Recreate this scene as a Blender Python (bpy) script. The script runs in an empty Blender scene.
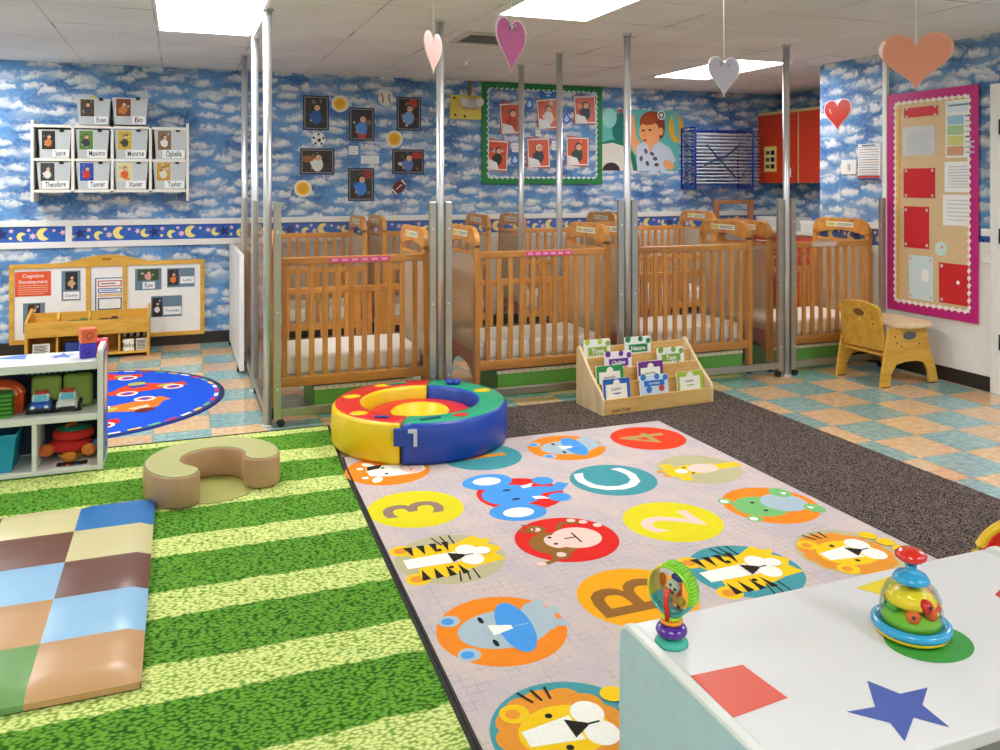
import bpy, bmesh, math, random
from mathutils import Vector, Matrix
random.seed(7)
PI = math.pi
scene = bpy.context.scene
COL = scene.collection

# ------------------------------------------------------------------ survey of the room (metres)
# eye point 1.40 m above the floor at x=0, y=0; back wall at y=7.8; measured points are carried
# from the survey picture onto the real surface they lie on (a wall, the floor, a table top).
EYE_Z, FOC, HOR, VX = 1.40, 840.0, 183.0, 180.0
YAW = math.atan((500 - VX) / FOC)
_c, _s = math.cos(YAW), math.sin(YAW)
def _ray(u, v):
    a = (u - 500) / FOC
    return (a * _c + _s, -a * _s + _c, -(v - HOR) / FOC)
def on_y(u, v, Y):
    r = _ray(u, v); t = Y / r[1]; return Vector((r[0] * t, Y, EYE_Z + r[2] * t))
def on_x(u, v, X):
    r = _ray(u, v); t = X / r[0]; return Vector((X, r[1] * t, EYE_Z + r[2] * t))
def on_z(u, v, Z):
    r = _ray(u, v); t = (Z - EYE_Z) / r[2]; return Vector((r[0] * t, r[1] * t, Z))
BACK_Y, RIGHT_X, CEIL, ALC_X, ALC_Y = 7.8, 5.08, 2.40, 6.40, 5.70

# ------------------------------------------------------------------ materials
def lin(c):
    return tuple(((v / 255) / 12.92 if v / 255 <= .04045 else ((v / 255 + .055) / 1.055) ** 2.4) for v in c) + (1.0,)
class NT:
    def __init__(s, m):
        s.t = m.node_tree; s.n = s.t.nodes; s.l = s.t.links
    def new(s, kind, **kw):
        n = s.n.new(kind)
        for k, v in kw.items(): setattr(n, k, v)
        return n
    def set(s, sock, v):
        if isinstance(v, bpy.types.NodeSocket): s.l.new(v, sock)
        else: sock.default_value = v
    def math(s, op, a, b=0.0, c=0.0, clamp=False):
        n = s.new('ShaderNodeMath', operation=op); n.use_clamp = clamp
        s.set(n.inputs[0], a); s.set(n.inputs[1], b); s.set(n.inputs[2], c)
        return n.outputs[0]
    def mix(s, f, a, b, blend='MIX'):
        n = s.new('ShaderNodeMix', data_type='RGBA', blend_type=blend)
        s.set(n.inputs[0], f); s.set(n.inputs[6], a); s.set(n.inputs[7], b)
        return n.outputs[2]
    def noise(s, vec, scale, detail=2.0, rough=.5, dim='3D', out=0):
        n = s.new('ShaderNodeTexNoise', noise_dimensions=dim)
        if vec is not None: s.l.new(vec, n.inputs['Vector'])
        n.inputs['Scale'].default_value = scale; n.inputs['Detail'].default_value = detail
        n.inputs['Roughness'].default_value = rough
        return n.outputs[out]
    def smooth(s, v, a, b):
        n = s.new('ShaderNodeMapRange', interpolation_type='SMOOTHSTEP')
        s.set(n.inputs[0], v); n.inputs[1].default_value = a; n.inputs[2].default_value = b
        return n.outputs[0]
    def pos(s):
        return s.new('ShaderNodeNewGeometry').outputs['Position']
    def objc(s):
        return s.new('ShaderNodeTexCoord').outputs['Object']
    def sep(s, v):
        n = s.new('ShaderNodeSeparateXYZ'); s.l.new(v, n.inputs[0]); return n.outputs
    def comb(s, x, y, z=0.0):
        n = s.new('ShaderNodeCombineXYZ')
        for i, v in enumerate((x, y, z)): s.set(n.inputs[i], v)
        return n.outputs[0]
def base_mat(name):
    m = bpy.data.materials.new(name); m.use_nodes = True
    p = m.node_tree.nodes['Principled BSDF']
    return m, NT(m), p
def bump(nt, p, h, strength=.3, dist=.01):
    b = nt.new('ShaderNodeBump'); b.inputs['Strength'].default_value = strength; b.inputs['Distance'].default_value = dist
    nt.l.new(h, b.inputs['Height']); nt.l.new(b.outputs[0], p.inputs['Normal'])
MATS = {}
def M(c, rough=.5, metal=0.0, var=.06, scale=18.0, name=None, coat=0.0):
    """plain painted / plastic / paper surface with a slight procedural mottling"""
    key = (c, rough, metal, var, scale, coat)
    if key in MATS: return MATS[key]
    m, nt, p = base_mat(name or 'paint_%02x%02x%02x' % c)
    n = nt.noise(nt.objc(), scale, 3)
    k = nt.math('MULTIPLY_ADD', n, 2 * var, 1 - var)
    col = nt.mix(1.0, lin(c), nt.comb(k, k, k), 'MULTIPLY')
    nt.l.new(col, p.inputs['Base Color'])
    p.inputs['Roughness'].default_value = rough; p.inputs['Metallic'].default_value = metal
    p.inputs['Coat Weight'].default_value = coat
    MATS[key] = m
    return m
def wood(c1, c2, rough=.4, axis=2, name='wood', dens=14.0):
    m, nt, p = base_mat(name)
    o = nt.sep(nt.objc()); sc = [1.0, 1.0, 1.0]; sc[axis] = .12
    v = nt.comb(*[nt.math('MULTIPLY', o[i], sc[i]) for i in range(3)])
    n = nt.noise(v, dens, 4, .6); n2 = nt.noise(v, dens * 6, 2, .5)
    f = nt.math('MULTIPLY_ADD', n2, .35, nt.math('MULTIPLY', n, .9))
    nt.l.new(nt.mix(nt.smooth(f, .35, .85), lin(c1), lin(c2)), p.inputs['Base Color'])
    p.inputs['Roughness'].default_value = rough
    return m
def emis(c, strength, name):
    m, nt, p = base_mat(name)
    p.inputs['Base Color'].default_value = lin(c); p.inputs['Emission Color'].default_value = lin(c)
    p.inputs['Emission Strength'].default_value = strength
    n = nt.noise(nt.objc(), 3.0)
    nt.l.new(nt.math('MULTIPLY_ADD', n, .04 * strength, .98 * strength), p.inputs['Emission Strength'])
    return m
def glass(name, tint=(235, 240, 238), haze=.06, refl=.5, hazec=(225, 228, 225)):
    m, nt, p = base_mat(name)
    nt.n.remove(p)
    out = [n for n in nt.n if n.type == 'OUTPUT_MATERIAL'][0]
    tr = nt.new('ShaderNodeBsdfTransparent'); tr.inputs[0].default_value = lin(tint)
    gl = nt.new('ShaderNodeBsdfGlossy'); gl.inputs['Roughness'].default_value = .03
    df = nt.new('ShaderNodeBsdfDiffuse'); df.inputs[0].default_value = lin(hazec)
    fr = nt.new('ShaderNodeFresnel'); fr.inputs[0].default_value = 1.35
    k = nt.math('MULTIPLY', fr.outputs[0], refl)
    m1 = nt.new('ShaderNodeMixShader'); m2 = nt.new('ShaderNodeMixShader')
    n = nt.noise(nt.objc(), 2.0)
    nt.l.new(nt.math('MULTIPLY_ADD', n, haze * .6, haze * .7), m1.inputs[0])
    nt.l.new(tr.outputs[0], m1.inputs[1]); nt.l.new(df.outputs[0], m1.inputs[2])
    nt.l.new(k, m2.inputs[0]); nt.l.new(m1.outputs[0], m2.inputs[1]); nt.l.new(gl.outputs[0], m2.inputs[2])
    nt.l.new(m2.outputs[0], out.inputs[0])
    return m
def cloud_mat(name, sat=0.0):
    m, nt, p = base_mat(name)
    o = nt.sep(nt.pos())
    u = nt.math('ADD', o[0], o[1]); v = o[2]
    base = nt.comb(u, v, 0.0)
    wob = nt.noise(base, 7.0, 2.0, .5, '2D', 1)
    wo = nt.sep(wob)
    fine = nt.noise(base, 20.0, 5.0, .62, '2D')
    big = nt.noise(base, 2.2, 2.0, .5, '2D')
    def layer(su, sv, ou, ov, rnd):
        U = nt.math('MULTIPLY_ADD', u, 1 / su, nt.math('MULTIPLY_ADD', wo[0], .5, ou))
        V = nt.math('MULTIPLY_ADD', v, 1 / sv, nt.math('MULTIPLY_ADD', wo[1], .5, ov))
        vo = nt.new('ShaderNodeTexVoronoi', voronoi_dimensions='2D', feature='F1')
        vo.inputs['Scale'].default_value = 1.0; vo.inputs['Randomness'].default_value = rnd
        nt.l.new(nt.comb(U, V), vo.inputs['Vector'])
        pv = nt.sep(vo.outputs['Position'])
        ly = nt.math('SUBTRACT', V, pv[1])
        d = nt.math('MULTIPLY_ADD', nt.math('SUBTRACT', fine, .5), 1.1, vo.outputs['Distance'])
        under = nt.math('MAXIMUM', nt.math('MULTIPLY', ly, -1.0), 0.0)
        d = nt.math('MULTIPLY_ADD', under, .9, d)
        puff = nt.smooth(d, .56, .14)
        lit = nt.smooth(ly, -.45, .35)
        return puff, lit
    a, la = layer(.235, .108, 0, 0, .75)
    b, lb = layer(.36, .17, 3.3, 7.1, .9)
    f = nt.math('MAXIMUM', a, nt.math('MULTIPLY', b, .62))
    sky = nt.mix(nt.smooth(big, .35, .65), lin((50, 98, 158)), lin((92, 144, 198)))
    sky = nt.mix(nt.math('MULTIPLY', nt.smooth(fine, .4, .7), .5), sky, lin((122, 168, 208)))
    white = nt.mix(la, lin((146, 174, 200)), lin((236, 234, 228)))
    col = nt.mix(nt.math('MULTIPLY', f, .95), sky, white)
    nt.l.new(col, p.inputs['Base Color']); p.inputs['Roughness'].default_value = .7
    return m
def floor_mat():
    m, nt, p = base_mat('floor_tiles')
    P = nt.pos(); o = nt.sep(P); T = .3048
    gx = nt.math('DIVIDE', nt.math('SUBTRACT', o[0], 3.822), T); gy = nt.math('DIVIDE', nt.math('SUBTRACT', o[1], 4.453), T)
    ix = nt.math('FLOOR', gx); iy = nt.math('FLOOR', gy)
    par = nt.math('FLOORED_MODULO', nt.math('ADD', ix, iy), 2.0)
    par = nt.math('GREATER_THAN', par, .5)
    wn = nt.new('ShaderNodeTexWhiteNoise', noise_dimensions='2D'); nt.l.new(nt.comb(ix, iy), wn.inputs['Vector'])
    n = nt.noise(P, 26, 5, .65); n2 = nt.noise(P, 5, 2)
    teal = nt.mix(nt.smooth(n, .35, .7), lin((118, 156, 154)), lin((154, 186, 182)))
    tan = nt.mix(nt.smooth(n, .35, .7), lin((204, 164, 120)), lin((224, 192, 154)))
    col = nt.mix(par, teal, tan)
    k = nt.math('MULTIPLY_ADD', wn.outputs[0], .16, .92)
    col = nt.mix(1.0, col, nt.comb(k, k, k), 'MULTIPLY')
    fx = nt.math('FRACT', gx); fy = nt.math('FRACT', gy)
    e = nt.math('MINIMUM', nt.math('MINIMUM', fx, nt.math('SUBTRACT', 1.0, fx)), nt.math('MINIMUM', fy, nt.math('SUBTRACT', 1.0, fy)))
    col = nt.mix(nt.smooth(e, .012, .004), col, nt.mix(.35, col, lin((90, 80, 70))))
    nt.l.new(col, p.inputs['Base Color'])
    nt.l.new(nt.math('MULTIPLY_ADD', n2, .1, .05), p.inputs['Roughness'])
    p.inputs['Specular IOR Level'].default_value = .6
    bump(nt, p, n2, .04, .01)
    return m
def ceil_mat():
    m, nt, p = base_mat('ceiling_tiles')
    P = nt.pos(); o = nt.sep(P); G = .61
    fx = nt.math('FRACT', nt.math('DIVIDE', nt.math('ADD', o[0], 6.24), G)); fy = nt.math('FRACT', nt.math('DIVIDE', nt.math('ADD', o[1], .24), G))
    e = nt.math('MINIMUM', nt.math('MINIMUM', fx, nt.math('SUBTRACT', 1.0, fx)), nt.math('MINIMUM', fy, nt.math('SUBTRACT', 1.0, fy)))
    w = nt.noise(P, 1.3, 2); w2 = nt.noise(P, 160, 2, .6)
    base = nt.mix(nt.smooth(w, .3, .7), lin((228, 226, 224)), lin((240, 238, 236)))
    base = nt.mix(nt.smooth(w2, .62, .72), base, lin((186, 184, 180)))
    gap = nt.math('MULTIPLY', nt.smooth(e, .014, .006), nt.math('MULTIPLY_ADD', nt.smooth(nt.noise(P, 2.4, 2), .45, .75), .8, .2))
    nt.l.new(nt.mix(gap, base, lin((120, 114, 108))), p.inputs['Base Color'])
    p.inputs['Roughness'].default_value = .85
    bump(nt, p, nt.smooth(e, 0, .02), .4, .006)
    return m
def grass_mat():
    m, nt, p = base_mat('printed_turf')
    P = nt.pos(); o = nt.sep(P)
    n1 = nt.noise(P, 9, 4, .6); w = nt.math('MULTIPLY_ADD', nt.math('SUBTRACT', n1, .5), .05, o[1])
    fr = nt.math('FRACT', nt.math('DIVIDE', nt.math('SUBTRACT', w, .548), .468))
    stripe = nt.math('MULTIPLY', nt.smooth(fr, 0.0, .03), nt.smooth(fr, .42, .39))
    q = nt.comb(nt.math('MULTIPLY', o[0], 1.0), nt.math('MULTIPLY', o[1], 1.7), 0.0)
    vo = nt.new('ShaderNodeTexVoronoi', voronoi_dimensions='2D'); vo.inputs['Scale'].default_value = 62.0
    nt.l.new(q, vo.inputs['Vector'])
    tuft = nt.smooth(vo.outputs['Distance'], .75, .1)
    blot = nt.noise(P, 24, 4, .65)
    t = nt.math('MULTIPLY_ADD', tuft, .45, nt.math('MULTIPLY', blot, .75))
    dark = nt.mix(nt.smooth(t, .3, .85), lin((34, 88, 16)), lin((108, 164, 52)))
    light = nt.mix(nt.smooth(t, .2, .85), lin((104, 146, 40)), lin((224, 232, 146)))
    nt.l.new(nt.mix(stripe, dark, light), p.inputs['Base Color'])
    p.inputs['Roughness'].default_value = .9; p.inputs['Specular IOR Level'].default_value = .15
    bump(nt, p, t, .6, .006)
    return m
def runner_mat():
    m, nt, p = base_mat('runner_loops')
    P = nt.pos(); o = nt.sep(P)
    vo = nt.new('ShaderNodeTexVoronoi', voronoi_dimensions='2D'); vo.inputs['Scale'].default_value = 95.0
    nt.l.new(nt.comb(o[0], nt.math('MULTIPLY', o[1], 1.5)), vo.inputs['Vector'])
    wv = nt.math('SINE', nt.math('MULTIPLY', nt.math('ADD', o[0], nt.math('MULTIPLY', o[1], .6)), 300.0))
    n = nt.noise(P, 60, 3, .7)
    t = nt.math('MULTIPLY_ADD', vo.outputs['Distance'], -.7, nt.math('MULTIPLY_ADD', n, .9, nt.math('MULTIPLY', wv, .1)))
    nt.l.new(nt.mix(nt.smooth(t, -.1, .5), lin((28, 23, 23)), lin((132, 116, 106))), p.inputs['Base Color'])
    p.inputs['Roughness'].default_value = .95; p.inputs['Specular IOR Level'].default_value = .1
    bump(nt, p, t, .6, .005)
    return m
def rug_mat(name, a, b, line, ls=.5):
    m, nt, p = base_mat(name)
    P = nt.pos(); o = nt.sep(P)
    n = nt.noise(P, 5, 4, .6); n2 = nt.noise(P, 90, 2)
    def lines(x):
        f = nt.math('FRACT', nt.math('DIVIDE', x, .034)); e = nt.math('ABSOLUTE', nt.math('SUBTRACT', f, .5))
        return nt.smooth(e, .09, .02)
    L = nt.math('MULTIPLY', nt.math('MAXIMUM', lines(o[0]), lines(o[1])), nt.math('MULTIPLY', nt.smooth(nt.noise(P, 14, 3), .35, .7), ls))
    col = nt.mix(nt.smooth(n, .35, .65), lin(a), lin(b))
    col = nt.mix(L, col, lin(line))
    k = nt.math('MULTIPLY_ADD', n2, .2, .9)
    nt.l.new(nt.mix(1.0, col, nt.comb(k, k, k), 'MULTIPLY'), p.inputs['Base Color'])
    p.inputs['Roughness'].default_value = .9; p.inputs['Specular IOR Level'].default_value = .15
    bump(nt, p, n2, .3, .002)
    return m
def felt(c):
    key = ('felt', c)
    if key in MATS: return MATS[key]
    m, nt, p = base_mat('pile_%02x%02x%02x' % c)
    P = nt.pos(); n = nt.noise(P, 120, 2, .6); n2 = nt.noise(P, 12, 3)
    k = nt.math('MULTIPLY_ADD', n, .22, nt.math('MULTIPLY_ADD', n2, .1, .84))
    nt.l.new(nt.mix(1.0, lin(c), nt.comb(k, k, k), 'MULTIPLY'), p.inputs['Base Color'])
    p.inputs['Roughness'].default_value = .9; p.inputs['Specular IOR Level'].default_value = .15
    MATS[key] = m
    return m

WHITE = M((236, 234, 230), .45); OFFW = M((222, 217, 208), .55); BLACK = M((22, 22, 24), .5); PAPER = M((238, 238, 236), .7)
STEEL = M((214, 215, 216), .32, .75, .08, 9, 'brushed_aluminium'); DARKM = M((60, 58, 56), .4, .8)
HONEY = wood((186, 112, 34), (228, 158, 66), .35, 2, 'honey_wood'); HONEYX = wood((184, 110, 32), (228, 158, 66), .35, 0, 'honey_wood_rail')
PLY = wood((206, 158, 84), (232, 192, 120), .4, 0, 'birch_plywood'); PLYV = wood((216, 186, 140), (236, 212, 172), .4, 2, 'pale_birch')
GOLD = wood((196, 142, 40), (226, 176, 72), .4, 0, 'golden_plywood')
GLASS = glass('clear_panel', (251, 252, 251), .012, .35); CLEAR = glass('clear_dome', (253, 254, 253), .008, .6); ACRY = glass('frosted_panel', (240, 232, 218), .34, .3, (236, 224, 204))
CLOUD = cloud_mat('cloud_wallpaper')

# ------------------------------------------------------------------ mesh builder
class B:
    def __init__(s):
        s.bm = bmesh.new(); s.mats = []; s.X = Matrix.Identity(4)
    def mi(s, m):
        if m not in s.mats: s.mats.append(m)
        return s.mats.index(m)
    def v(s, p): return s.bm.verts.new(s.X @ Vector(p))
    def face(s, vs, m, smooth=False):
        try: f = s.bm.faces.new(vs)
        except ValueError: return None
        f.material_index = s.mi(m); f.smooth = smooth; return f
    def poly(s, pts, m): return s.face([s.v(p) for p in pts], m)
    def box(s, x0, x1, y0, y1, z0, z1, m):
        p = [s.v((x, y, z)) for z in (z0, z1) for y in (y0, y1) for x in (x0, x1)]
        for q in ((0, 2, 3, 1), (4, 5, 7, 6), (0, 1, 5, 4), (2, 6, 7, 3), (0, 4, 6, 2), (1, 3, 7, 5)): s.face([p[i] for i in q], m)
        return s
    def prism(s, pts, axis, a0, a1, m, mside=None):
        """polygon pts (two coordinates) swept along axis 0/1/2 from a0 to a1"""
        def P(q, a):
            r = list(q); r.insert(axis, a); return r
        n = len(pts)
        lo = [s.v(P(q, a0)) for q in pts]; hi = [s.v(P(q, a1)) for q in pts]
        s.face(list(reversed(lo)), m); s.face(hi, m)
        for i in range(n): s.face([lo[i], lo[(i + 1) % n], hi[(i + 1) % n], hi[i]], mside or m)
        return s
    def sweep(s, rings, m, caps=True, closed=False, smooth=True):
        R = [[s.v(p) for p in r] for r in rings]; n = len(R[0])
        for a in range(len(R) if closed else len(R) - 1):
            A, C = R[a], R[(a + 1) % len(R)]
            for i in range(n): s.face([A[i], A[(i + 1) % n], C[(i + 1) % n], C[i]], m, smooth)
        if caps and not closed:
            s.face(list(reversed(R[0])), m); s.face(R[-1], m)
        return s
    def tube(s, pts, r, m, seg=10, closed=False, caps=True):
        pts = [Vector(p) for p in pts]; n = len(pts); rings = []
        for i, p in enumerate(pts):
            if closed: d = pts[(i + 1) % n] - pts[i - 1]
            else: d = pts[min(i + 1, n - 1)] - pts[max(i - 1, 0)]
            d.normalize()
            up = Vector((0, 0, 1)) if abs(d.z) < .9 else Vector((1, 0, 0))
            a = d.cross(up).normalized(); b = a.cross(d)
            rr = r[i] if isinstance(r, (list, tuple)) else r
            rings.append([p + (a * math.cos(2 * PI * k / seg) + b * math.sin(2 * PI * k / seg)) * rr for k in range(seg)])
        return s.sweep(rings, m, caps, closed)
    def cyl(s, p0, p1, r, m, seg=16): return s.tube([p0, p1], r, m, seg)
    def lathe(s, prof, c, m, seg=32, a0=0.0, a1=2 * PI):
        full = abs(a1 - a0 - 2 * PI) < 1e-6; n = seg if full else seg + 1
        rings = []
        for k in range(n):
            a = a0 + (a1 - a0) * k / seg
            rings.append([s.v((c[0] + r * math.cos(a), c[1] + r * math.sin(a), c[2] + z)) for r, z in prof])
        for k in range(seg):
            A, C = rings[k], rings[(k + 1) % n]
            for i in range(len(prof) - 1): 
                if prof[i][0] < 1e-6: s.face([A[i], C[i + 1], A[i + 1]], m, True)
                elif prof[i + 1][0] < 1e-6: s.face([A[i], C[i], A[i + 1]], m, True)
                else: s.face([A[i], C[i], C[i + 1], A[i + 1]], m, True)
        if not full:
            s.face(rings[0], m); s.face(list(reversed(rings[-1])), m)
        return s
    def ell(s, c, r, m, seg=16, rows=10, pw=1.0):
        rows_ = []
        for j in range(1, rows):
            t = PI * j / rows; rr = math.sin(t) ** pw; z = math.cos(t); z = math.copysign(abs(z) ** pw, z)
            rows_.append([s.v((c[0] + r[0] * rr * math.cos(2 * PI * k / seg), c[1] + r[1] * rr * math.sin(2 * PI * k / seg), c[2] + r[2] * z)) for k in range(seg)])
        t0 = s.v((c[0], c[1], c[2] + r[2])); t1 = s.v((c[0], c[1], c[2] - r[2]))
        for k in range(seg):
            k2 = (k + 1) % seg
            s.face([t0, rows_[0][k], rows_[0][k2]], m, True); s.face([t1, rows_[-1][k2], rows_[-1][k]], m, True)
            for j in range(len(rows_) - 1): s.face([rows_[j][k], rows_[j + 1][k], rows_[j + 1][k2], rows_[j][k2]], m, True)
        return s
    def done(s, name, parent=None, loc=None, bevel=0.0, seg=2, label=None):
        origin = Vector(loc) if loc is not None else (Vector(parent['_o']) if parent is not None else Vector((0, 0, 0)))
        bmesh.ops.remove_doubles(s.bm, verts=s.bm.verts, dist=1e-6) if False else None
        bmesh.ops.recalc_face_normals(s.bm, faces=[f for f in s.bm.faces])
        bmesh.ops.translate(s.bm, verts=s.bm.verts, vec=-origin)
        me = bpy.data.meshes.new(name); s.bm.to_mesh(me); s.bm.free()
        for m in s.mats: me.materials.append(m)
        o = bpy.data.objects.new(name, me); COL.objects.link(o)
        if parent is not None:
            o.parent = parent; o['_o'] = list(origin)
        else:
            o.location = origin; o['_o'] = list(origin)
        if bevel:
            b = o.modifiers.new('edge', 'BEVEL'); b.width = bevel; b.segments = seg; b.limit_method = 'ANGLE'; b.angle_limit = math.radians(40)
            b.harden_normals = False
        if label: o['label'] = label
        return o
def tag(o, label, cat, group=None):
    o['label'] = label; o['category'] = cat
    if group: o['group'] = group
    return o
def thing(name, loc, label, cat, group=None):
    o = bpy.data.objects.new(name, None); o.empty_display_size = .05; o.location = loc; COL.objects.link(o)
    o['_o'] = list(loc); return tag(o, label, cat, group)
def struct(o):
    o['kind'] = 'structure'; return o
_kids = lambda o: [c for c in COL.objects if c.parent == o]
def copy_tree(o, parent=None):
    c = o.copy(); COL.objects.link(c)
    if parent is not None: c.parent = parent
    for ch in _kids(o): copy_tree(ch, c)
    return c

# ------------------------------------------------------------------ printed / drawn designs lying in a surface
_txt = {}
def text_mesh(body, bold=0.0):
    key = (body, bold)
    if key in _txt: return _txt[key]
    cu = bpy.data.curves.new('lettering', 'FONT'); cu.body = body; cu.size = 1.0; cu.resolution_u = 3; cu.offset = bold
    cu.align_x = 'CENTER'; cu.align_y = 'CENTER'
    ob = bpy.data.objects.new('lettering', cu); COL.objects.link(ob)
    dg = bpy.context.evaluated_depsgraph_get(); ev = ob.evaluated_get(dg); me = ev.to_mesh()
    r = ([tuple(v.co[:2]) for v in me.vertices], [tuple(p.vertices) for p in me.polygons])
    ev.to_mesh_clear(); bpy.data.objects.remove(ob); bpy.data.curves.remove(cu)
    _txt[key] = r
    return r
class Art:
    """shapes laid one over the other in the plane O + u*U + v*V"""
    def __init__(s, b, O, U, V, lift=.0006, step=.0003):
        s.b = b; s.O = Vector(O); s.U = Vector(U).normalized(); s.V = Vector(V).normalized(); s.N = s.U.cross(s.V).normalized()
        s.k = lift; s.step = step; s.T = (0, 0, 1, 0)
    def at(s, u=0, v=0, sc=1.0, rot=0.0): s.T = (u, v, sc, rot); return s
    def P(s, u, v):
        a, c, sc, r = s.T; u, v = u * sc, v * sc
        x = a + u * math.cos(r) - v * math.sin(r); y = c + u * math.sin(r) + v * math.cos(r)
        return s.O + s.U * x + s.V * y + s.N * s.k
    def p(s, pts, m):
        f = s.b.poly([s.P(*q) for q in pts], m); s.k += s.step; return s
    def r(s, u0, v0, u1, v1, m): return s.p([(u0, v0), (u1, v0), (u1, v1), (u0, v1)], m)
    def e(s, u, v, ru, rv, m, rot=0.0, n=28, a0=0.0, a1=2 * PI):
        pts = []
        for k in range(n):
            t = a0 + (a1 - a0) * k / (n if a1 - a0 > 6.28 else n - 1)
            x, y = ru * math.cos(t), rv * math.sin(t)
            pts.append((u + x * math.cos(rot) - y * math.sin(rot), v + x * math.sin(rot) + y * math.cos(rot)))
        return s.p(pts, m)
    def c(s, u, v, r, m, n=28): return s.e(u, v, r, r, m, 0, n)
    def stroke(s, pts, w, m):
        L, R = [], []
        for i, q in enumerate(pts):
            a = Vector(pts[max(i - 1, 0)]); b = Vector(pts[min(i + 1, len(pts) - 1)]); d = (b - a).normalized(); n = Vector((-d.y, d.x))
            ww = w[i] if isinstance(w, (list, tuple)) else w
            L.append(tuple(Vector(q) + n * ww / 2)); R.append(tuple(Vector(q) - n * ww / 2))
        for i in range(len(pts) - 1): s.b.poly([s.P(*R[i]), s.P(*R[i + 1]), s.P(*L[i + 1]), s.P(*L[i])], m)
        s.k += s.step; return s
    def t(s, body, u, v, size, m, rot=0.0, bold=0.0, sx=1.0):
        vs, fs = text_mesh(body, bold); cr, sr = math.cos(rot), math.sin(rot)
        V = []
        for x, y in vs:
            x, y = x * size * sx, y * size
            V.append(s.b.v(s.P(u + x * cr - y * sr, v + x * sr + y * cr)))
        for f in fs: s.b.face([V[i] for i in f], m)
        s.k += s.step; return s
    def star(s, u, v, R, m, n=5, k=.42, rot=0.0):
        return s.p([(u + (R if i % 2 == 0 else R * k) * math.cos(rot + PI / 2 + PI * i / n), v + (R if i % 2 == 0 else R * k) * math.sin(rot + PI / 2 + PI * i / n)) for i in range(2 * n)], m)
    def moon(s, u, v, R, m, rot=0.0):
        pts = []
        for i in range(17):
            a = PI * .28 + (PI * 1.44) * i / 16; pts.append((R * math.cos(a), R * math.sin(a)))
        q0, q1 = pts[-1], pts[0]
        for i in range(1, 12):
            t = i / 12; a = -PI * .5 + PI * t
            y = q0[1] + (q1[1] - q0[1]) * t; x = q0[0] + (q1[0] - q0[0]) * t - R * .72 * math.cos(a)
            pts.append((x, y))
        return s.p([(u + x * math.cos(rot) - y * math.sin(rot), v + x * math.sin(rot) + y * math.cos(rot)) for x, y in pts], m)
def child_photo(A, u0, v0, u1, v1, bg, cloth, skin=(226, 176, 140), hair=(60, 36, 24), extra=None, cu=.5):
    """an anonymous snapshot: backdrop, clothes, face and hair as blobs of colour"""
    w, h = u1 - u0, v1 - v0; s = min(w, h)
    A.r(u0, v0, u1, v1, M(bg, .4))
    rr_ = random.Random(int(u0 * 1e4) + bg[0] * 7 + cloth[1])
    for k in range(7):
        c_ = rr_.choice([tuple(max(0, v - 26) for v in bg), tuple(min(255, v + 34) for v in bg), tuple((v + w_) // 2 for v, w_ in zip(bg, cloth)), (120, 100, 84), (196, 190, 184)])
        pu, pv, pr = rr_.uniform(.14, .86), rr_.uniform(.1, .9), rr_.uniform(.05, .13)
        A.e(u0 + w * pu, v0 + h * pv, w * pr, h * pr * .8, M(c_, .5), rr_.uniform(0, 3), 9)
    if extra: A.e(u0 + w * extra[1], v0 + h * extra[2], w * .22, h * .16, M(extra[0], .4))
    cx = u0 + w * cu; cy = v0 + h * .36
    A.e(cx, cy, s * .25, min(s * .32, h * .33), M(cloth, .5)); 
    A.e(cx - s * .2, cy - s * .02, s * .08, s * .2, M(cloth, .5), .5)
    A.c(cx + s * .03, v0 + h * .70, s * .165, M(hair, .5)); A.c(cx + s * .05, v0 + h * .665, s * .135, M(skin, .5))
    A.c(cx + s * .01, v0 + h * .68, s * .016, BLACK, 8); A.c(cx + s * .1, v0 + h * .68, s * .016, BLACK, 8)
    A.c(cx - s * .24, cy - s * .16, s * .05, M(skin, .5), 10)
XU, ZU, YU = (1, 0, 0), (0, 0, 1), (0, 1, 0)
def rrect(x0, x1, y0, y1, r, n=5):
    pts = []
    for cx, cy, a in ((x1 - r, y1 - r, 0), (x0 + r, y1 - r, PI / 2), (x0 + r, y0 + r, PI), (x1 - r, y0 + r, 1.5 * PI)):
        for k in range(n + 1): pts.append((cx + r * math.cos(a + PI / 2 * k / n), cy + r * math.sin(a + PI / 2 * k / n)))
    return pts

# ================================================================== THE SETTING
b = B(); b.box(-3.6, 6.6, -2.6, 7.9, -.08, 0, floor_mat()); struct(b.done('floor'))
b = B(); b.box(-3.6, 6.6, -2.6, 7.9, CEIL, CEIL + .08, ceil_mat()); struct(b.done('ceiling'))
b = B(); b.box(-3.6, 6.6, BACK_Y, BACK_Y + .1, 0, CEIL, CLOUD); struct(b.done('wall_back'))
b = B(); b.box(RIGHT_X, 6.5, -2.6, ALC_Y, 0, CEIL, CLOUD); struct(b.done('wall_right'))
b = B(); b.box(ALC_X, 6.6, ALC_Y, BACK_Y, 0, CEIL, CLOUD); struct(b.done('wall_alcove'))
b = B(); b.box(-3.7, -3.6, -2.6, 7.9, 0, CEIL, OFFW); struct(b.done('wall_left'))
b = B(); b.box(-3.6, 6.6, -2.7, -2.6, 0, CEIL, OFFW); struct(b.done('wall_front'))
TRIM = M((232, 230, 226), .4)
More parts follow.
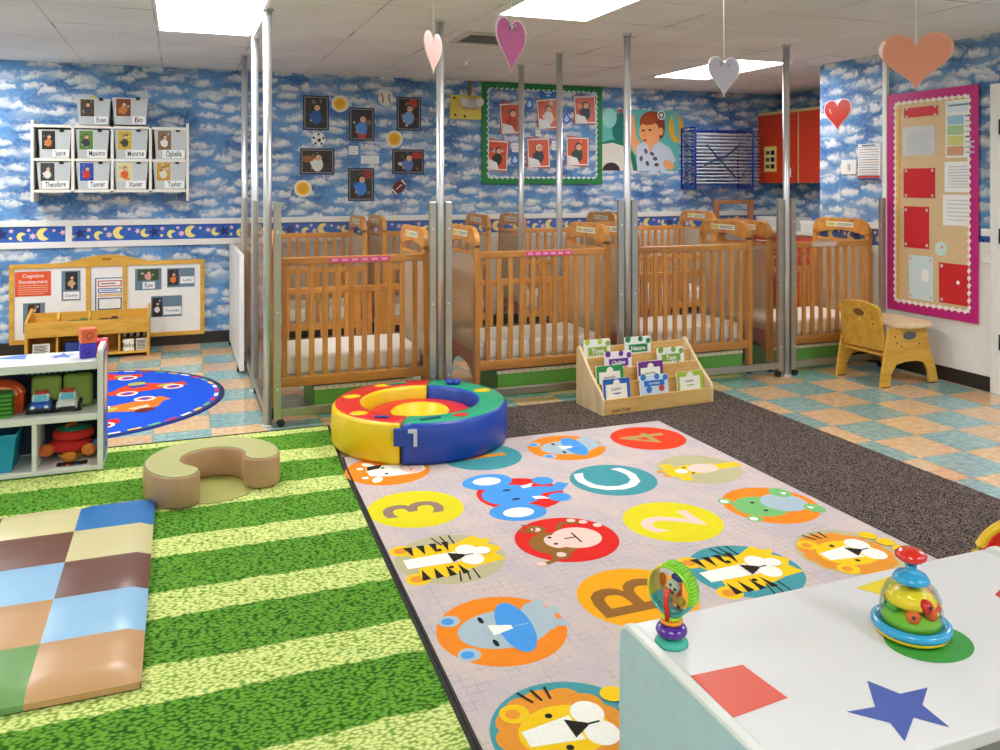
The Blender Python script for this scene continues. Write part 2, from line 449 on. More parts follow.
# back wall: white boarding behind the cribs, two white rails, the printed border between them
b = B(); b.box(.46, ALC_X, BACK_Y - .008, BACK_Y - .0005, .1, .87, OFFW); struct(b.done('trim_1'))
b = B(); b.box(-3.6, ALC_X, BACK_Y - .022, BACK_Y - .0005, 1.042, 1.092, TRIM); struct(b.done('trim_2', bevel=.004))
b = B(); b.box(-3.6, ALC_X, BACK_Y - .022, BACK_Y - .0005, .862, .914, TRIM); struct(b.done('trim_3', bevel=.004))
BORD = M((40, 92, 178), .5, var=.25, scale=25); NAVY = M((20, 34, 100), .5); MOON = M((240, 222, 130), .5); PINKD = M((228, 190, 196), .5)
def border(b, O, U, length, first):
    A = Art(b, O, U, ZU, .0008, .0002); P = .57
    h = .126; k = first
    while k < length:
        for du, f in ((0, lambda u: A.moon(u, .0, .052, MOON, .1)), (.14, lambda u: A.star(u, .012, .026, PINKD, 5, .5, .4)), (.075, lambda u: A.c(u, .03, .012, PINKD)),
                      (.2, lambda u: A.moon(u, -.005, .036, MOON, .5)), (.27, lambda u: A.star(u, .0, .05, NAVY, 5, .45, .2)), (.335, lambda u: A.star(u, .03, .022, PINKD, 5, .5)),
                      (.33, lambda u: A.c(u, -.03, .012, MOON)), (.41, lambda u: A.moon(u, -.018, .036, MOON, -.4)), (.46, lambda u: A.c(u, .035, .013, PINKD)), (.49, lambda u: A.star(u, -.015, .03, PINKD, 6, .5))):
            if .05 < k + du < length - .05: A.k = .0008; f(k + du)
        k += P
b = B(); b.box(-3.6, ALC_X, BACK_Y - .004, BACK_Y - .0005, .914, 1.042, BORD)
border(b, (-3.6, BACK_Y - .004, .978), XU, 9.9, 2.552 - 4 * .57); struct(b.done('trim_4'))
jx = on_y(69, 235, BACK_Y).x
b = B(); b.box(jx - .025, jx + .025, BACK_Y - .02, BACK_Y - .0005, .914, 1.042, TRIM); struct(b.done('trim_5', bevel=.003))
# right wall: white boarding, rails and border
b = B(); b.box(RIGHT_X - .008, RIGHT_X - .0005, 4.0, ALC_Y, .1, .87, WHITE); b.box(RIGHT_X - .008, RIGHT_X - .0005, 4.09, 5.0, .87, 1.0, WHITE); struct(b.done('trim_6'))
b = B(); b.box(RIGHT_X - .022, RIGHT_X - .0005, 5.0, ALC_Y, 1.042, 1.092, TRIM); b.box(RIGHT_X - .022, RIGHT_X - .0005, 4.076, 4.15, 1.042, 1.092, TRIM); struct(b.done('trim_7', bevel=.004))
b = B(); b.box(RIGHT_X - .022, RIGHT_X - .0005, 5.0, ALC_Y, .862, .914, TRIM); b.box(RIGHT_X - .022, RIGHT_X - .0005, 4.076, 4.15, .862, .914, TRIM); struct(b.done('trim_8', bevel=.004))
b = B(); b.box(RIGHT_X - .004, RIGHT_X - .0005, 4.0, ALC_Y, .914, 1.042, BORD)
border(b, (RIGHT_X - .004, ALC_Y, .978), (0, -1, 0), 1.7, .15); struct(b.done('trim_9'))
b = B(); b.box(RIGHT_X - .03, RIGHT_X - .0005, 4.952, 4.995, 0, CEIL, WHITE); struct(b.done('trim_10', bevel=.004))
BASEB = M((46, 38, 34), .35)
b = B(); b.box(-3.6, ALC_X, BACK_Y - .014, BACK_Y - .0005, 0, .1, BASEB); struct(b.done('baseboard_back'))
b = B(); b.box(RIGHT_X - .014, RIGHT_X - .0005, 4.06, ALC_Y, 0, .1, BASEB); struct(b.done('baseboard_right'))
# doorway at the near end of the right wall
fr = B(); fr.box(RIGHT_X - .03, RIGHT_X - .0005, 4.0, 4.075, 0, 2.06, TRIM); fr.box(RIGHT_X - .03, RIGHT_X - .0005, 3.0, 3.075, 0, 2.06, TRIM)
fr.box(RIGHT_X - .03, RIGHT_X - .0005, 3.075, 4.0, 1.985, 2.06, TRIM)
d1 = struct(fr.done('door_1', bevel=.005))
lf = B(); lf.box(RIGHT_X - .012, RIGHT_X - .0005, 3.08, 3.995, .01, 1.98, M((150, 156, 160), .4)); lf.done('door_leaf', d1)
for z in (.3, 1.0, 1.72):
    h = B(); h.cyl((RIGHT_X - .034, 3.998, z), (RIGHT_X - .034, 3.998, z + .1), .008, DARKM, 10); h.done('hinge', d1)

# ------------------------------------------------------------------ camera, light
cam = bpy.data.cameras.new('camera'); co = bpy.data.objects.new('camera', cam); COL.objects.link(co)
cam.sensor_width = 36; cam.lens = FOC * 36 / 1000; cam.shift_y = (HOR - 375) / 1000; cam.clip_start = .02; cam.clip_end = 60
co.location = (0, 0, EYE_Z); co.rotation_euler = (PI / 2, 0, -YAW); scene.camera = co
w = bpy.data.worlds.new('world'); scene.world = w; w.use_nodes = True
w.node_tree.nodes['Background'].inputs[0].default_value = (.8, .9, 1, 1); w.node_tree.nodes['Background'].inputs[1].default_value = .3
scene.view_settings.view_transform = 'Standard'; scene.view_settings.look = 'None'; scene.view_settings.gamma = 1; scene.view_settings.use_curve_mapping = False
scene.view_settings.exposure = 0.06
scene.cycles.max_bounces = 10; scene.cycles.transparent_max_bounces = 24; scene.cycles.diffuse_bounces = 5; scene.cycles.glossy_bounces = 4
scene.cycles.sample_clamp_indirect = 6.0; scene.cycles.use_denoising = True
LAMP = emis((250, 250, 252), 17.5, 'lit_diffuser')
lights = [(-.14, 4.67, 'lit ceiling panel above the blue round car rug', 'a'), (1.735, 3.41, 'lit ceiling panel between the magenta and lilac paper hearts', 'b'), (4.11, 5.60, 'lit ceiling panel above the cribs by the drying rack', 'c')]
added_lights = [(-.5, -.9), (4.11, 1.5), (-2.2, 4.2), (-2.2, 1.2), (1.735, -1.4), (-2.0, 6.2), (4.11, -1.4)]  # unseen panels, added to brighten the room and the near furniture
for i, (x, y, lab, _) in enumerate(lights + [(x, y, '', '') for x, y in added_lights]):
    t = thing('ceiling_light', (x + .3, y + .6, CEIL), lab or 'lit ceiling panel outside the picture', 'ceiling light', 'recessed ceiling light panels')
    f = B(); x1, y1 = x + .6, y + 1.22
    for q in ((x, x + .018, y, y1), (x1 - .018, x1, y, y1), (x + .018, x1 - .018, y, y + .018), (x + .018, x1 - .018, y1 - .018, y1)): f.box(*q, CEIL - .012, CEIL - .0005, WHITE)
    f.done('light_frame', t)
    d = B(); d.box(x + .018, x1 - .018, y + .018, y1 - .018, CEIL - .008, CEIL - .0005, LAMP); d.done('diffuser', t)
# vent and sprinklers
t = thing('ceiling_vent', (1.98, 5.45, CEIL), 'dark slatted square air vent in the ceiling', 'vent')
f = B(); x0, x1, y0, y1 = 1.77, 2.2, 5.25, 5.66
for q in ((x0, x0 + .04, y0, y1), (x1 - .04, x1, y0, y1), (x0 + .04, x1 - .04, y0, y0 + .04), (x0 + .04, x1 - .04, y1 - .04, y1)): f.box(*q, CEIL - .014, CEIL - .0005, M((200, 196, 190), .5))
f.done('vent_frame', t)
f = B(); f.box(x0 + .04, x1 - .04, y0 + .04, y1 - .04, CEIL - .003, CEIL - .0005, BLACK); f.done('backing', t)
for k in range(7):
    f = B(); yy = y0 + .065 + k * .047; f.box(x0 + .04, x1 - .04, yy - .012, yy + .004, CEIL - .012, CEIL - .009, M((120, 116, 110), .5)); f.done('slat', t)
for (u, v, lab) in ((121, 33, 'small white sprinkler head in the ceiling above the wall cubby'), (466, 60, 'small white sprinkler head in the ceiling near the yellow wall plate')):
    p = on_z(u, v, CEIL); f = B(); f.lathe([(0, -.045), (.012, -.045), (.02, -.03), (.008, -.02), (.03, -.006), (.03, -.0005), (0, -.0005)], (p.x, p.y, CEIL), WHITE, 14)
    tag(f.done('sprinkler_head'), lab, 'sprinkler')

# ================================================================== FLOOR COVERINGS
b = B(); b.box(.81, 3.375, -1.5, 4.865, .0005, .007, runner_mat())
tag(b.done('carpet_runner'), 'dark grey brown looped carpet lying under the alphabet rug', 'carpet')
TE = [(.788, 4.85), (.738, 4.07), (.703, 3.06), (.655, 1.5), (.56, -2.2)]      # right edge of the turf rug, pushed slightly askew
b = B(); b.prism([(-3.2, -2.2)] + TE[::-1] + [(-3.2, 4.85)], 2, .0005, .009, grass_mat())
o = tag(b.done('turf_rug', loc=(-1.2, 1.3, 0)), 'big green rug printed like mown striped grass', 'rug')
e = B()
for q in ((.755, .777, -2.2, 4.868), (-3.2, .755, 4.85, 4.868)): e.box(*q, .0005, .0105, BLACK)
e.done('binding', None) if False else None
e2 = B()
e2.prism(TE + [(x + .012, y) for x, y in TE[::-1]], 2, .0005, .0105, M((30, 34, 26), .8)); e2.box(-3.2, .80, 4.8505, 4.868, .0005, .0105, M((30, 34, 26), .8))
e.bm.free(); o['_o'] = [-1.2, 1.3, 0]; e2.done('binding', o)

# alphabet rug -------------------------------------------------------------------------------
RX0, RX1, RY0, RY1, RZ = .79, 2.612, 1.5, 4.255, .0125
LE = [(.776, RY1), (.762, 4.07), (.727, 3.06), (.679, RY0)]
b = B(); b.prism(LE + [(RX1, RY0), (RX1, RY1)], 2, .0072, RZ, rug_mat('rug_ground', (206, 188, 182), (192, 180, 184), (150, 134, 136)))
A = Art(b, (0, 0, RZ), (0, 1, 0), (-1, 0, 0), .0002, .0001)
def cc(x, y): A.k = .0002; return A.at(y, -x)        # u = +y, v = -x : tops of the letters point to -x
TEALR, YELR, REDR, ORR = felt((72, 150, 158)), felt((222, 208, 34)), felt((218, 40, 34)), felt((238, 134, 34))
KHA, BLUR, GRYR, BRR = felt((186, 178, 140)), felt((74, 150, 224)), felt((168, 186, 196)), felt((146, 98, 44))
FW, FB, PIN, YEL2, OR2, LGR = felt((240, 238, 230)), felt((40, 34, 28)), felt((240, 200, 188)), felt((240, 196, 30)), felt((226, 146, 52)), felt((120, 184, 112))
TAU, AMB, KGR, REDO = felt((150, 122, 104)), felt((240, 166, 26)), felt((176, 152, 92)), felt((226, 66, 36))
R = .204
def face_pts(A, pts, m): A.p(pts, m)
def tiger():
    A.p([(-.12, .15), (-.04, .13), (.05, .13), (.12, .16), (.13, .06), (.11, -.05), (.16, -.14), (.12, -.16), (.11, -.2), (.07, -.17), (.02, -.21), (-.02, -.17), (-.08, -.19), (-.09, -.1), (-.12, .0), (-.14, .06)], YEL2)
    for sg in (-1, 1): A.c(sg * .12, .155, .045, YEL2); A.c(sg * .12, .16, .024, OR2)
    A.p([(-.035, .17), (.04, .17), (.045, -.03), (-.04, -.03)], FW)
    for sg in (-1, 1):
        for k in range(4): A.p([(sg * .055, .125 - k * .045), (sg * .14, .145 - k * .05), (sg * .135, .112 - k * .048)], FB)
        for k in range(3): A.stroke([(sg * .11, -.0 - k * .025), (sg * .19, .02 - k * .035)], .006, FB)
        A.e(sg * .035, -.075, .05, .042, FW); A.c(sg * .075, .02, .01, FB)
    A.p([(-.04, -.0), (.04, -.0), (.008, -.055), (-.008, -.055)], FB); A.stroke([(0, -.05), (0, -.09)], .007, FB); A.e(.015, -.13, .032, .03, FW)
def lion():
    for k in range(13):
        a = 2 * PI * k / 13; A.c(.13 * math.cos(a), .02 + .12 * math.sin(a), .052, OR2)
    A.c(0, .02, .14, OR2)
    for sg in (-1, 1): A.c(sg * .105, .11, .04, YEL2); A.c(sg * .105, .115, .02, OR2)
    A.e(0, .015, .1, .12, YEL2)
    A.p([(-.03, .12), (.03, .12), (.05, -.02), (-.05, -.02)], FW)
    for sg in (-1, 1): A.e(sg * .042, -.07, .05, .044, FW); A.c(sg * .065, .03, .01, FB)
    A.p([(-.038, .0), (.038, .0), (.006, -.05), (-.006, -.05)], FB); A.stroke([(0, -.045), (0, -.085)], .007, FB)
    for k in (-1, 0, 1): A.stroke([(.13 + k * .0, .02 + k * .025), (.185, .03 + k * .04)], .007, FB)
    for q in ((.02, -.19), (-.05, -.2), (.09, -.17)): A.c(*q, .034, YEL2)
def rhino():
    A.e(0, -.01, .11, .15, GRYR); A.e(.03, -.14, .09, .05, GRYR)
    for sg in (-1, 1): A.c(sg * .10, .14, .035, GRYR); A.c(sg * .10, .145, .02, BLUR)
    for q in ((-.03, -.19), (.05, -.2), (.11, -.17)): A.c(*q, .022, GRYR)
    A.e(0, -.045, .15, .055, BLUR, -.1); A.p([(-.03, .035), (.035, .035), (.01, -.035), (-.01, -.035)], FW)
    for sg in (-1, 1): A.e(sg * .07, .045, .02, .008, FB)
    A.stroke([(0, -.04), (0, -.09)], .003, GRYR)
def spot(x, y, m, f=None, r=R): cc(x, y).c(0, 0, r, m, 48); f and f()
C1, C2, C3, C4 = .925, 1.43, 1.895, 2.365; Q1, Q2, Q3, Q4, Q5 = 3.985, 3.475, 2.97, 2.47, 1.93
def cow():
    A.p([(-.1, .06), (-.06, .16), (.06, .16), (.1, .06), (.1, -.12), (.05, -.18), (-.05, -.18), (-.1, -.12)], FW)
    for sg in (-1, 1): A.e(sg * .13, .13, .05, .028, FW, sg * .5); A.c(sg * .05, .06, .012, FB); A.c(sg * .08, .19, .02, FW)
    A.p([(.03, .16), (.1, .14), (.11, .05), (.05, .08)], FB); A.e(0, -.1, .09, .065, PIN); A.c(-.03, -.09, .01, TAU); A.c(.03, -.09, .01, TAU)
spot(C1 + .012, Q1, ORR); cc(C1 + .03, Q1 - .005); A.T = (Q1 - .005, -(C1 + .045), .82, 0); A.k = .0006; cow(); spot(C2, Q1 + .03, TEALR, lambda: A.t('I', 0, 0, .42, OR2, 0, .005)); spot(C3, Q1 + .01, ORR, rhino)
def four(): A.t('4', 0, 0, .38, KGR, 0, 0.0)
spot(C4 + .015, Q1, REDO, four)
spot(C1 + .015, Q2, YELR, lambda: A.t('3', 0, 0, .36, TAU, 0, .012))
def elephant():
    A.e(0, .02, .11, .12, BLUR)
    for sg in (-1, 1): A.e(sg * .17, .06, .085, .11, BLUR, sg * .2); A.e(sg * .175, .06, .045, .06, FW)
    A.stroke([(0, -.04), (.01, -.12), (-.0, -.18), (.05, -.23)], [.1, .075, .06, .05], BLUR); A.c(-.09, -.15, .045, BLUR); A.c(.1, -.16, .045, BLUR)
    for sg in (-1, 1): A.p([(sg * .045, -.05), (sg * .075, -.05), (sg * .09, -.11), (sg * .055, -.09)], FW); A.e(sg * .05, .02, .008, .018, FB)
spot(C2 - .01, Q2, REDR, None, .195); A.T = (Q2, -(C2 - .03), 1.12, 0); elephant()
spot(C3, Q2 + .01, TEALR, lambda: A.t('C', 0, 0, .42, FW, 0, .006))
def giraffe():
    A.p([(-.05, .18), (.05, .18), (.07, .02), (.05, -.1), (.03, -.1), (.03, -.22), (-.03, -.24), (-.035, -.1), (-.06, 0)], YEL2)
    for sg in (-1, 1): A.c(sg * .085, .13, .032, YEL2); A.c(sg * .03, .2, .018, OR2); A.c(sg * .04, .06, .009, FB)
    A.e(0, -.02, .06, .08, PIN); A.c(0, .1, .03, FW)
spot(C4 - .01, Q2 - .01, KHA, giraffe)
spot(C1 + .01, Q3, KHA, tiger)
def monkey():
    A.e(-.02, .06, .10, .1, BRR)
    for sg in (-1, 1): A.c(sg * .12, .08, .04, BRR); A.c(sg * .12, .08, .02, PIN)
    A.e(-.005, -.04, .095, .1, PIN); A.e(-.01, .05, .06, .045, PIN)
    A.stroke([(-.05, -.04), (.04, -.04)], .008, FB); A.stroke([(0, -.04), (0, .01)], .008, FB); A.c(-.03, .06, .009, FB); A.c(.03, .06, .009, FB)
    A.stroke([(.09, .0), (.14, -.04), (.12, -.12)], .025, BRR); A.stroke([(-.09, .1), (-.16, .12), (-.17, .18)], .022, BRR)
    sp = [(.13 + (.012 + .004 * k) * math.cos(k * .7), .12 + (.012 + .004 * k) * math.sin(k * .7)) for k in range(10)]; A.stroke(sp, .012, BRR)
    for q in ((.12, -.13), (.07, -.17), (.15, -.09), (-.17, .18)): A.c(*q, .018, PIN)
spot(C2 - .02, Q3, REDR, monkey)
spot(C3 - .005, Q3, YELR, lambda: A.t('2', 0, 0, .36, PIN, 0, .012))
def hippo():
    A.e(0, .05, .11, .12, LGR)
    for sg in (-1, 1): A.c(sg * .1, .16, .032, LGR); A.c(sg * .1, .165, .018, FW); A.c(sg * .045, .06, .01, FB)
    A.e(0, -.07, .1, .1, GRYR); A.e(-.1, -.15, .05, .04, LGR); A.e(.1, -.13, .055, .045, LGR)
    for sg in (-1, 1): A.p([(sg * .07, -.13), (sg * .1, -.13), (sg * .09, -.16)], FW)
spot(C4 + .015, Q3, ORR, hippo)
spot(C1 + .01, Q4 - .03, ORR, rhino); spot(C2 + .005, Q4, AMB, lambda: A.t('B', 0, 0, .42, BRR, 0, .008))
spot(C3, Q4 + .03, TEALR, tiger); spot(C4 - .01, Q4 + .01, KHA, lion); spot(C1, Q5, TEALR, lion)
spot(C2, Q5, YELR, lambda: A.t('5', 0, 0, .36, TAU, 0, .01)); spot(C3, Q5, ORR); spot(C4, Q5, TEALR)
A.at()
o = b.done('alphabet_rug', loc=(1.7, 2.87, .007)); tag(o, 'pinkish grey rug printed with circles of animals, letters and numbers', 'rug')
e = B()
for q in ((RX1, RX1 + .008, RY0 - .014, RY1 + .008), (.776, RX1, RY1, RY1 + .008), (.68, RX1, RY0 - .014, RY0)): e.box(*q, .0072, RZ + .001, M((40, 34, 34), .8))
e.prism(LE + [(x - .009, y) for x, y in LE[::-1]], 2, .0072, RZ + .001, M((40, 34, 34), .8))
e.done('binding', o)

# round car rug --------------------------------------------------------------------------------
rx, ry, rr = -.64, 5.95, .92
b = B(); b.lathe([(0, .0005), (rr, .0005), (rr, .007), (rr - .02, .0085), (0, .0085)], (rx, ry, 0), felt((26, 78, 200)), 64)
A = Art(b, (rx, ry, .0085), XU, YU, .0003, .0003)
A.e(0, 0, rr - .004, rr - .004, BLACK, 0, 64); A.e(0, 0, rr - .03, rr - .03, felt((30, 84, 210)), 0, 64)
for k in range(46):
    a = 2 * PI * k / 46; A.k = .0012; A.at((rr - .05) * math.cos(a), (rr - .05) * math.sin(a), 1, a); A.r(-.012, -.04, .012, .04, (felt((222, 50, 44)), FW, felt((240, 200, 50)), LGR)[k % 4])
def rugcar(x, y, rot, c1, c2, c3):
    A.k = .0015; A.at(x, y, 1, rot)
    A.p([(-.24, -.07), (.26, -.07), (.27, .03), (.14, .06), (.06, .15), (-.1, .15), (-.18, .06), (-.25, .04)], felt(c1))
    A.p([(-.08, .06), (.05, .06), (.03, .13), (-.06, .13)], felt(c2)); A.e(.0, .17, .06, .05, felt(c3)); A.e(.14, .0, .06, .03, felt((170, 190, 90)))
    for q in (-.14, .16): A.c(q, -.08, .065, FW); A.c(q, -.08, .045, felt(c1)); A.c(q, -.08, .028, felt((60, 80, 190)))
rugcar(.42, .22, .35, (222, 70, 40), (40, 70, 190), (170, 180, 80)); rugcar(.35, -.22, -2.6, (236, 120, 40), (240, 200, 160), (110, 40, 30)); rugcar(.12, .62, .2, (222, 54, 44), (240, 240, 240), (230, 110, 60))
rugcar(.05, -.62, .3, (214, 40, 44), (210, 220, 230), (200, 210, 220)); rugcar(-.35, .3, 1.0, (240, 190, 40), (40, 70, 190), (222, 70, 40)); rugcar(-.4, -.4, 2.2, (90, 170, 80), (240, 240, 240), (230, 110, 60))
A.at()
tag(b.done('round_rug'), 'round blue rug printed with animals driving cars', 'rug')

# ================================================================== FOAM PLAY FURNITURE
# tile mat
MX1, MY0, MY1 = -.100, 2.505, 3.925; ts = (MY1 - MY0) / 5; MX0 = MX1 - 6 * ts
MC = [M(c, .32, var=.03) for c in ((30, 110, 178), (206, 196, 146), (112, 70, 58), (146, 190, 226), (200, 154, 108), (116, 160, 96))]
b = B(); b.box(MX0 + .004, MX1 - .004, MY0 + .004, MY1 - .004, .0095, .0135, BLACK)
t = tag(b.done('play_mat', loc=((MX0 + MX1) / 2, (MY0 + MY1) / 2, .009)), 'padded vinyl floor mat of blue, cream, brown and tan squares', 'mat')
b = B()
for i in range(5):
    for j in range(6):
        x1 = MX1 - j * ts; y1 = MY1 - i * ts; n = 6; m = MC[(i + j) % 6]
        G = [[None] * (n + 1) for _ in range(n + 1)]
        for p in range(n + 1):
            for q in range(n + 1):
                fu, fv = p / n, q / n; hh = min(1, 4 * fu * (1 - fu) * 2.2) * min(1, 4 * fv * (1 - fv) * 2.2)
                edge = (j == 0 and p == n) or (i == 0 and q == n) or (i == 4 and q == 0) or (j == 5 and p == 0)
                G[p][q] = b.v((x1 - ts + ts * fu, y1 - ts + ts * fv, (.03 if edge else .046) + .008 * hh))
        for p in range(n):
            for q in range(n): b.face([G[p][q], G[p + 1][q], G[p + 1][q + 1], G[p][q + 1]], m, True)
for i in range(5):
    y1 = MY1 - i * ts; b.box(MX1 - .003, MX1, y1 - ts, y1, .0136, .032, MC[i % 6])
for j in range(6):
    x1 = MX1 - j * ts; b.box(x1 - ts, x1, MY0, MY0 + .003, .0136, .032, MC[(4 + j) % 6]); b.box(x1 - ts, x1, MY1 - .003, MY1, .0136, .032, MC[j % 6])
b.done('cover', t)
# C shaped seat
cx, cy, cr, hw, ht = .142, 4.06, .215, .081, .15
a0, a1 = math.radians(-9), math.radians(229)
def c_outline(hw):
    pts = []
    for k in range(41): a = a0 + (a1 - a0) * k / 40; pts.append((cx + (cr + hw) * math.cos(a), cy + (cr + hw) * math.sin(a)))
    for k in range(1, 8): a = a1 + PI * k / 8; pts.append((cx + cr * math.cos(a1) + hw * math.cos(a), cy + cr * math.sin(a1) + hw * math.sin(a)))
    for k in range(41): a = a1 - (a1 - a0) * k / 40; pts.append((cx + (cr - hw) * math.cos(a), cy + (cr - hw) * math.sin(a)))
    for k in range(1, 8): a = a0 + PI + PI * k / 8; pts.append((cx + cr * math.cos(a0) + hw * math.cos(a), cy + cr * math.sin(a0) + hw * math.sin(a)))
    return pts
OLV = M((180, 178, 118), .4, var=.05); TANV = M((188, 148, 114), .3, var=.06)
t = thing('crescent_seat', (cx, cy, .0095), 'low tan and olive foam seat curved like a C on the turf rug', 'foam seat')
b = B(); o1, o2, o3 = c_outline(hw), c_outline(hw + .002), c_outline(hw - .008)
b.sweep([[(x, y, .012) for x, y in o3], [(x, y, .022) for x, y in o1], [(x, y, .08) for x, y in o2], [(x, y, ht - .012) for x, y in o1], [(x, y, ht - .004) for x, y in c_outline(hw - .004)]], TANV, True)
for a in (a0 + 2.5, a1 + .9, a1 - .35): pass
b.done('seat_side', t)
b = B(); b.sweep([[(x, y, ht - .0035) for x, y in c_outline(hw - .004)], [(x, y, ht + .002) for x, y in c_outline(hw - .012)]], OLV, True); b.done('seat_top', t)
b = B(); am = (a0 + a1) / 2
pts = [(cx + (cr + .03) * math.cos(a1 + (a0 + 2 * PI - a1) * k / 12), cy + (cr + .03) * math.sin(a1 + (a0 + 2 * PI - a1) * k / 12)) for k in range(13)]
mid = [(cx + (cr - hw - .002) * math.cos(a0 + (a1 - a0) * k / 20), cy + (cr - hw - .002) * math.sin(a0 + (a1 - a0) * k / 20)) for k in range(21)]
e1 = [(cx + cr * math.cos(a1) + (hw + .003) * math.cos(a1 + PI - PI * .0 - PI * k / 6 + PI * 0), 0) for k in range(0)]
b.prism([(cx + .19 * math.cos(2 * PI * k / 40) + .0, cy - .02 + .19 * math.sin(2 * PI * k / 40)) for k in range(40)], 2, .0095, .0118, M((160, 160, 84), .45)); b.done('base_pad', t)
# ring play centre
dx, dy, dR, dr, dh = 1.225, 4.44, .475, .305, .205; z0 = .0135
t = thing('foam_play_ring', (dx, dy, z0), 'round padded play ring, half red and yellow, half green and blue', 'play ring')
RD, YL, BL, GN = (M(c, .35, var=.05) for c in ((214, 40, 36), (236, 200, 20), (24, 66, 168), (28, 160, 118)))
def half(name, A0, A1, mt, ms):
    b = B(); n = 28; rings = []
    for k in range(n + 1):
        a = A0 + (A1 - A0) * k / n; ca, sa = math.cos(a), math.sin(a)
        rings.append([b.v((dx + r * ca, dy + r * sa, z)) for r, z in ((dr + .004, z0), (dR - .014, z0), (dR, z0 + .02), (dR + .004, z0 + .1), (dR - .002, z0 + dh - .018), (dR - .018, z0 + dh), (dr + .02, z0 + dh), (dr + .002, z0 + dh - .016), (dr, z0 + .1))])
    for k in range(n):
        for i in range(9):
            j = (i + 1) % 9; b.face([rings[k][i], rings[k + 1][i], rings[k + 1][j], rings[k][j]], mt if i in (5,) else ms, True)
    b.face(rings[0], ms); b.face(list(reversed(rings[-1])), ms)
    return b.done(name, t)
sA, sB = math.radians(243), math.radians(67)
half('red_half', sB + .012, sA - .012, RD, YL)
half('green_half', sA + .012, sB + 2 * PI - .012, GN, BL)
b = B(); b.lathe([(0, z0 + .0), (dr - .005, z0), (dr - .005, z0 + .125), (dr - .03, z0 + .14), (.14, z0 + .143), (.125, z0 + .10), (0, z0 + .09)], (dx, dy, 0), RD, 40); b.done('floor_cushion', t)
b = B(); b.lathe([(.16, z0 + .144), (.15, z0 + .155), (.13, z0 + .15), (.105, z0 + .104), (0, z0 + .1)], (dx, dy, 0), YL, 36); b.done('bowl', t)
zt = z0 + dh
for name, ang, rad, ru, rv, c in (('yellow_spot', 150, .39, .05, .04, YL), ('yellow_spot', 108, .4, .05, .03, YL), ('yellow_spot', 203, .4, .048, .04, YL), ('yellow_spot', 10, .39, .05, .036, YL), ('red_spot', 287, .385, .04, .032, RD), ('blue_bow', 45, .39, .04, .035, BL)):
    a = math.radians(ang); b = B(); b.ell((dx + rad * math.cos(a), dy + rad * math.sin(a), zt + .001), (ru, rv, .012 if 'bow' in name else .005), c, 20, 8)
    if name == 'blue_bow':
        for k in range(5): aa = k * 1.26; b.ell((dx + rad * math.cos(a) + .03 * math.cos(aa), dy + rad * math.sin(a) + .03 * math.sin(aa), zt + .014), (.022, .018, .012), BL, 10, 6)
    b.done(name, t)
for name, ang, rad, L, rot, c in (('green_strap', 96, .385, .06, .1, GN), ('blue_strap', 225, .39, .035, -.5, BL), ('teal_strap', 262, .385, .055, .1, M((16, 110, 130), .4))):
    a = math.radians(ang); b = B(); b.X = Matrix.Translation((dx + rad * math.cos(a), dy + rad * math.sin(a), zt)) @ Matrix.Rotation(rot, 4, 'Z'); b.box(-L, L, -.011, .011, .0005, .009, c); b.done(name, t, bevel=.003)
a = sA + .1; b = B(); b.X = Matrix.Translation((dx + (dR + .004) * math.cos(a), dy + (dR + .004) * math.sin(a), 0)) @ Matrix.Rotation(a + PI / 2, 4, 'Z')
b.box(-.08, .04, -.008, .012, z0 + .1, z0 + .185, BL); b.box(.018, .036, -.012, -.008, z0 + .1, z0 + .185, M((190, 200, 214), .5)); b.box(-.01, .02, -.012, -.008, z0 + .165, z0 + .185, M((190, 200, 214), .5)); b.done('buckle_flap', t, bevel=.003)

# ================================================================== CLEAR PARTITION
PY, PX = 4.955, .47
def pole(x, y, lab, z0=.0):
    t = thing('support_pole', (x, y, 0), lab, 'pole', 'aluminium poles of the crib enclosure')
    b = B(); b.cyl((x, y, .012), (x, y, CEIL - .012), .024, STEEL, 20); b.done('shaft', t)
    b = B(); b.lathe([(0, 0), (.036, 0), (.036, .008), (.03, .012), (0, .012)], (x, y, .0005), STEEL, 20); b.done('foot', t)
    b = B(); b.lathe([(0, -.012), (.034, -.012), (.034, -.001), (0, -.001)], (x, y, CEIL), STEEL, 20); b.done('ceiling_flange', t)
pole(PX, 4.99, 'white lit pole at the corner of the crib enclosure by the turf rug')
pole(PX, 5.87, 'second pole of the enclosure side beside the blue round rug, counted from the corner')
pole(PX, 6.83, 'slim pole of the enclosure side standing nearest the wall cubby')
pole(1.494, PY, 'tall pole rising behind the red and yellow play ring')
pole(2.80, PY, 'tall pole rising behind the wooden book display')
pole(4.11, PY, 'tall pole standing on tiles before the red wall cupboards')
pole(2.70, 6.58, 'pole among the cribs nearest the green edged bulletin board, farther of two', 0)
pole(2.72, 5.86, 'pole among the cribs in front of the green edged bulletin board, nearer of two', 0)
b = B(); b.box(PX - .02, PX + .02, 4.99, 5.87, CEIL - .0145, CEIL - .0125, STEEL); b.box(PX - .018, PX + .018, 5.02, 5.84, CEIL - .04, CEIL - .0005, WHITE)
b.bm.free(); b = B(); b.box(PX - .018, PX + .018, 5.03, 5.83, CEIL - .035, CEIL - .0005, WHITE)
tag(b.done('ceiling_track', bevel=.003), 'short white header track on the ceiling between two poles', 'track')
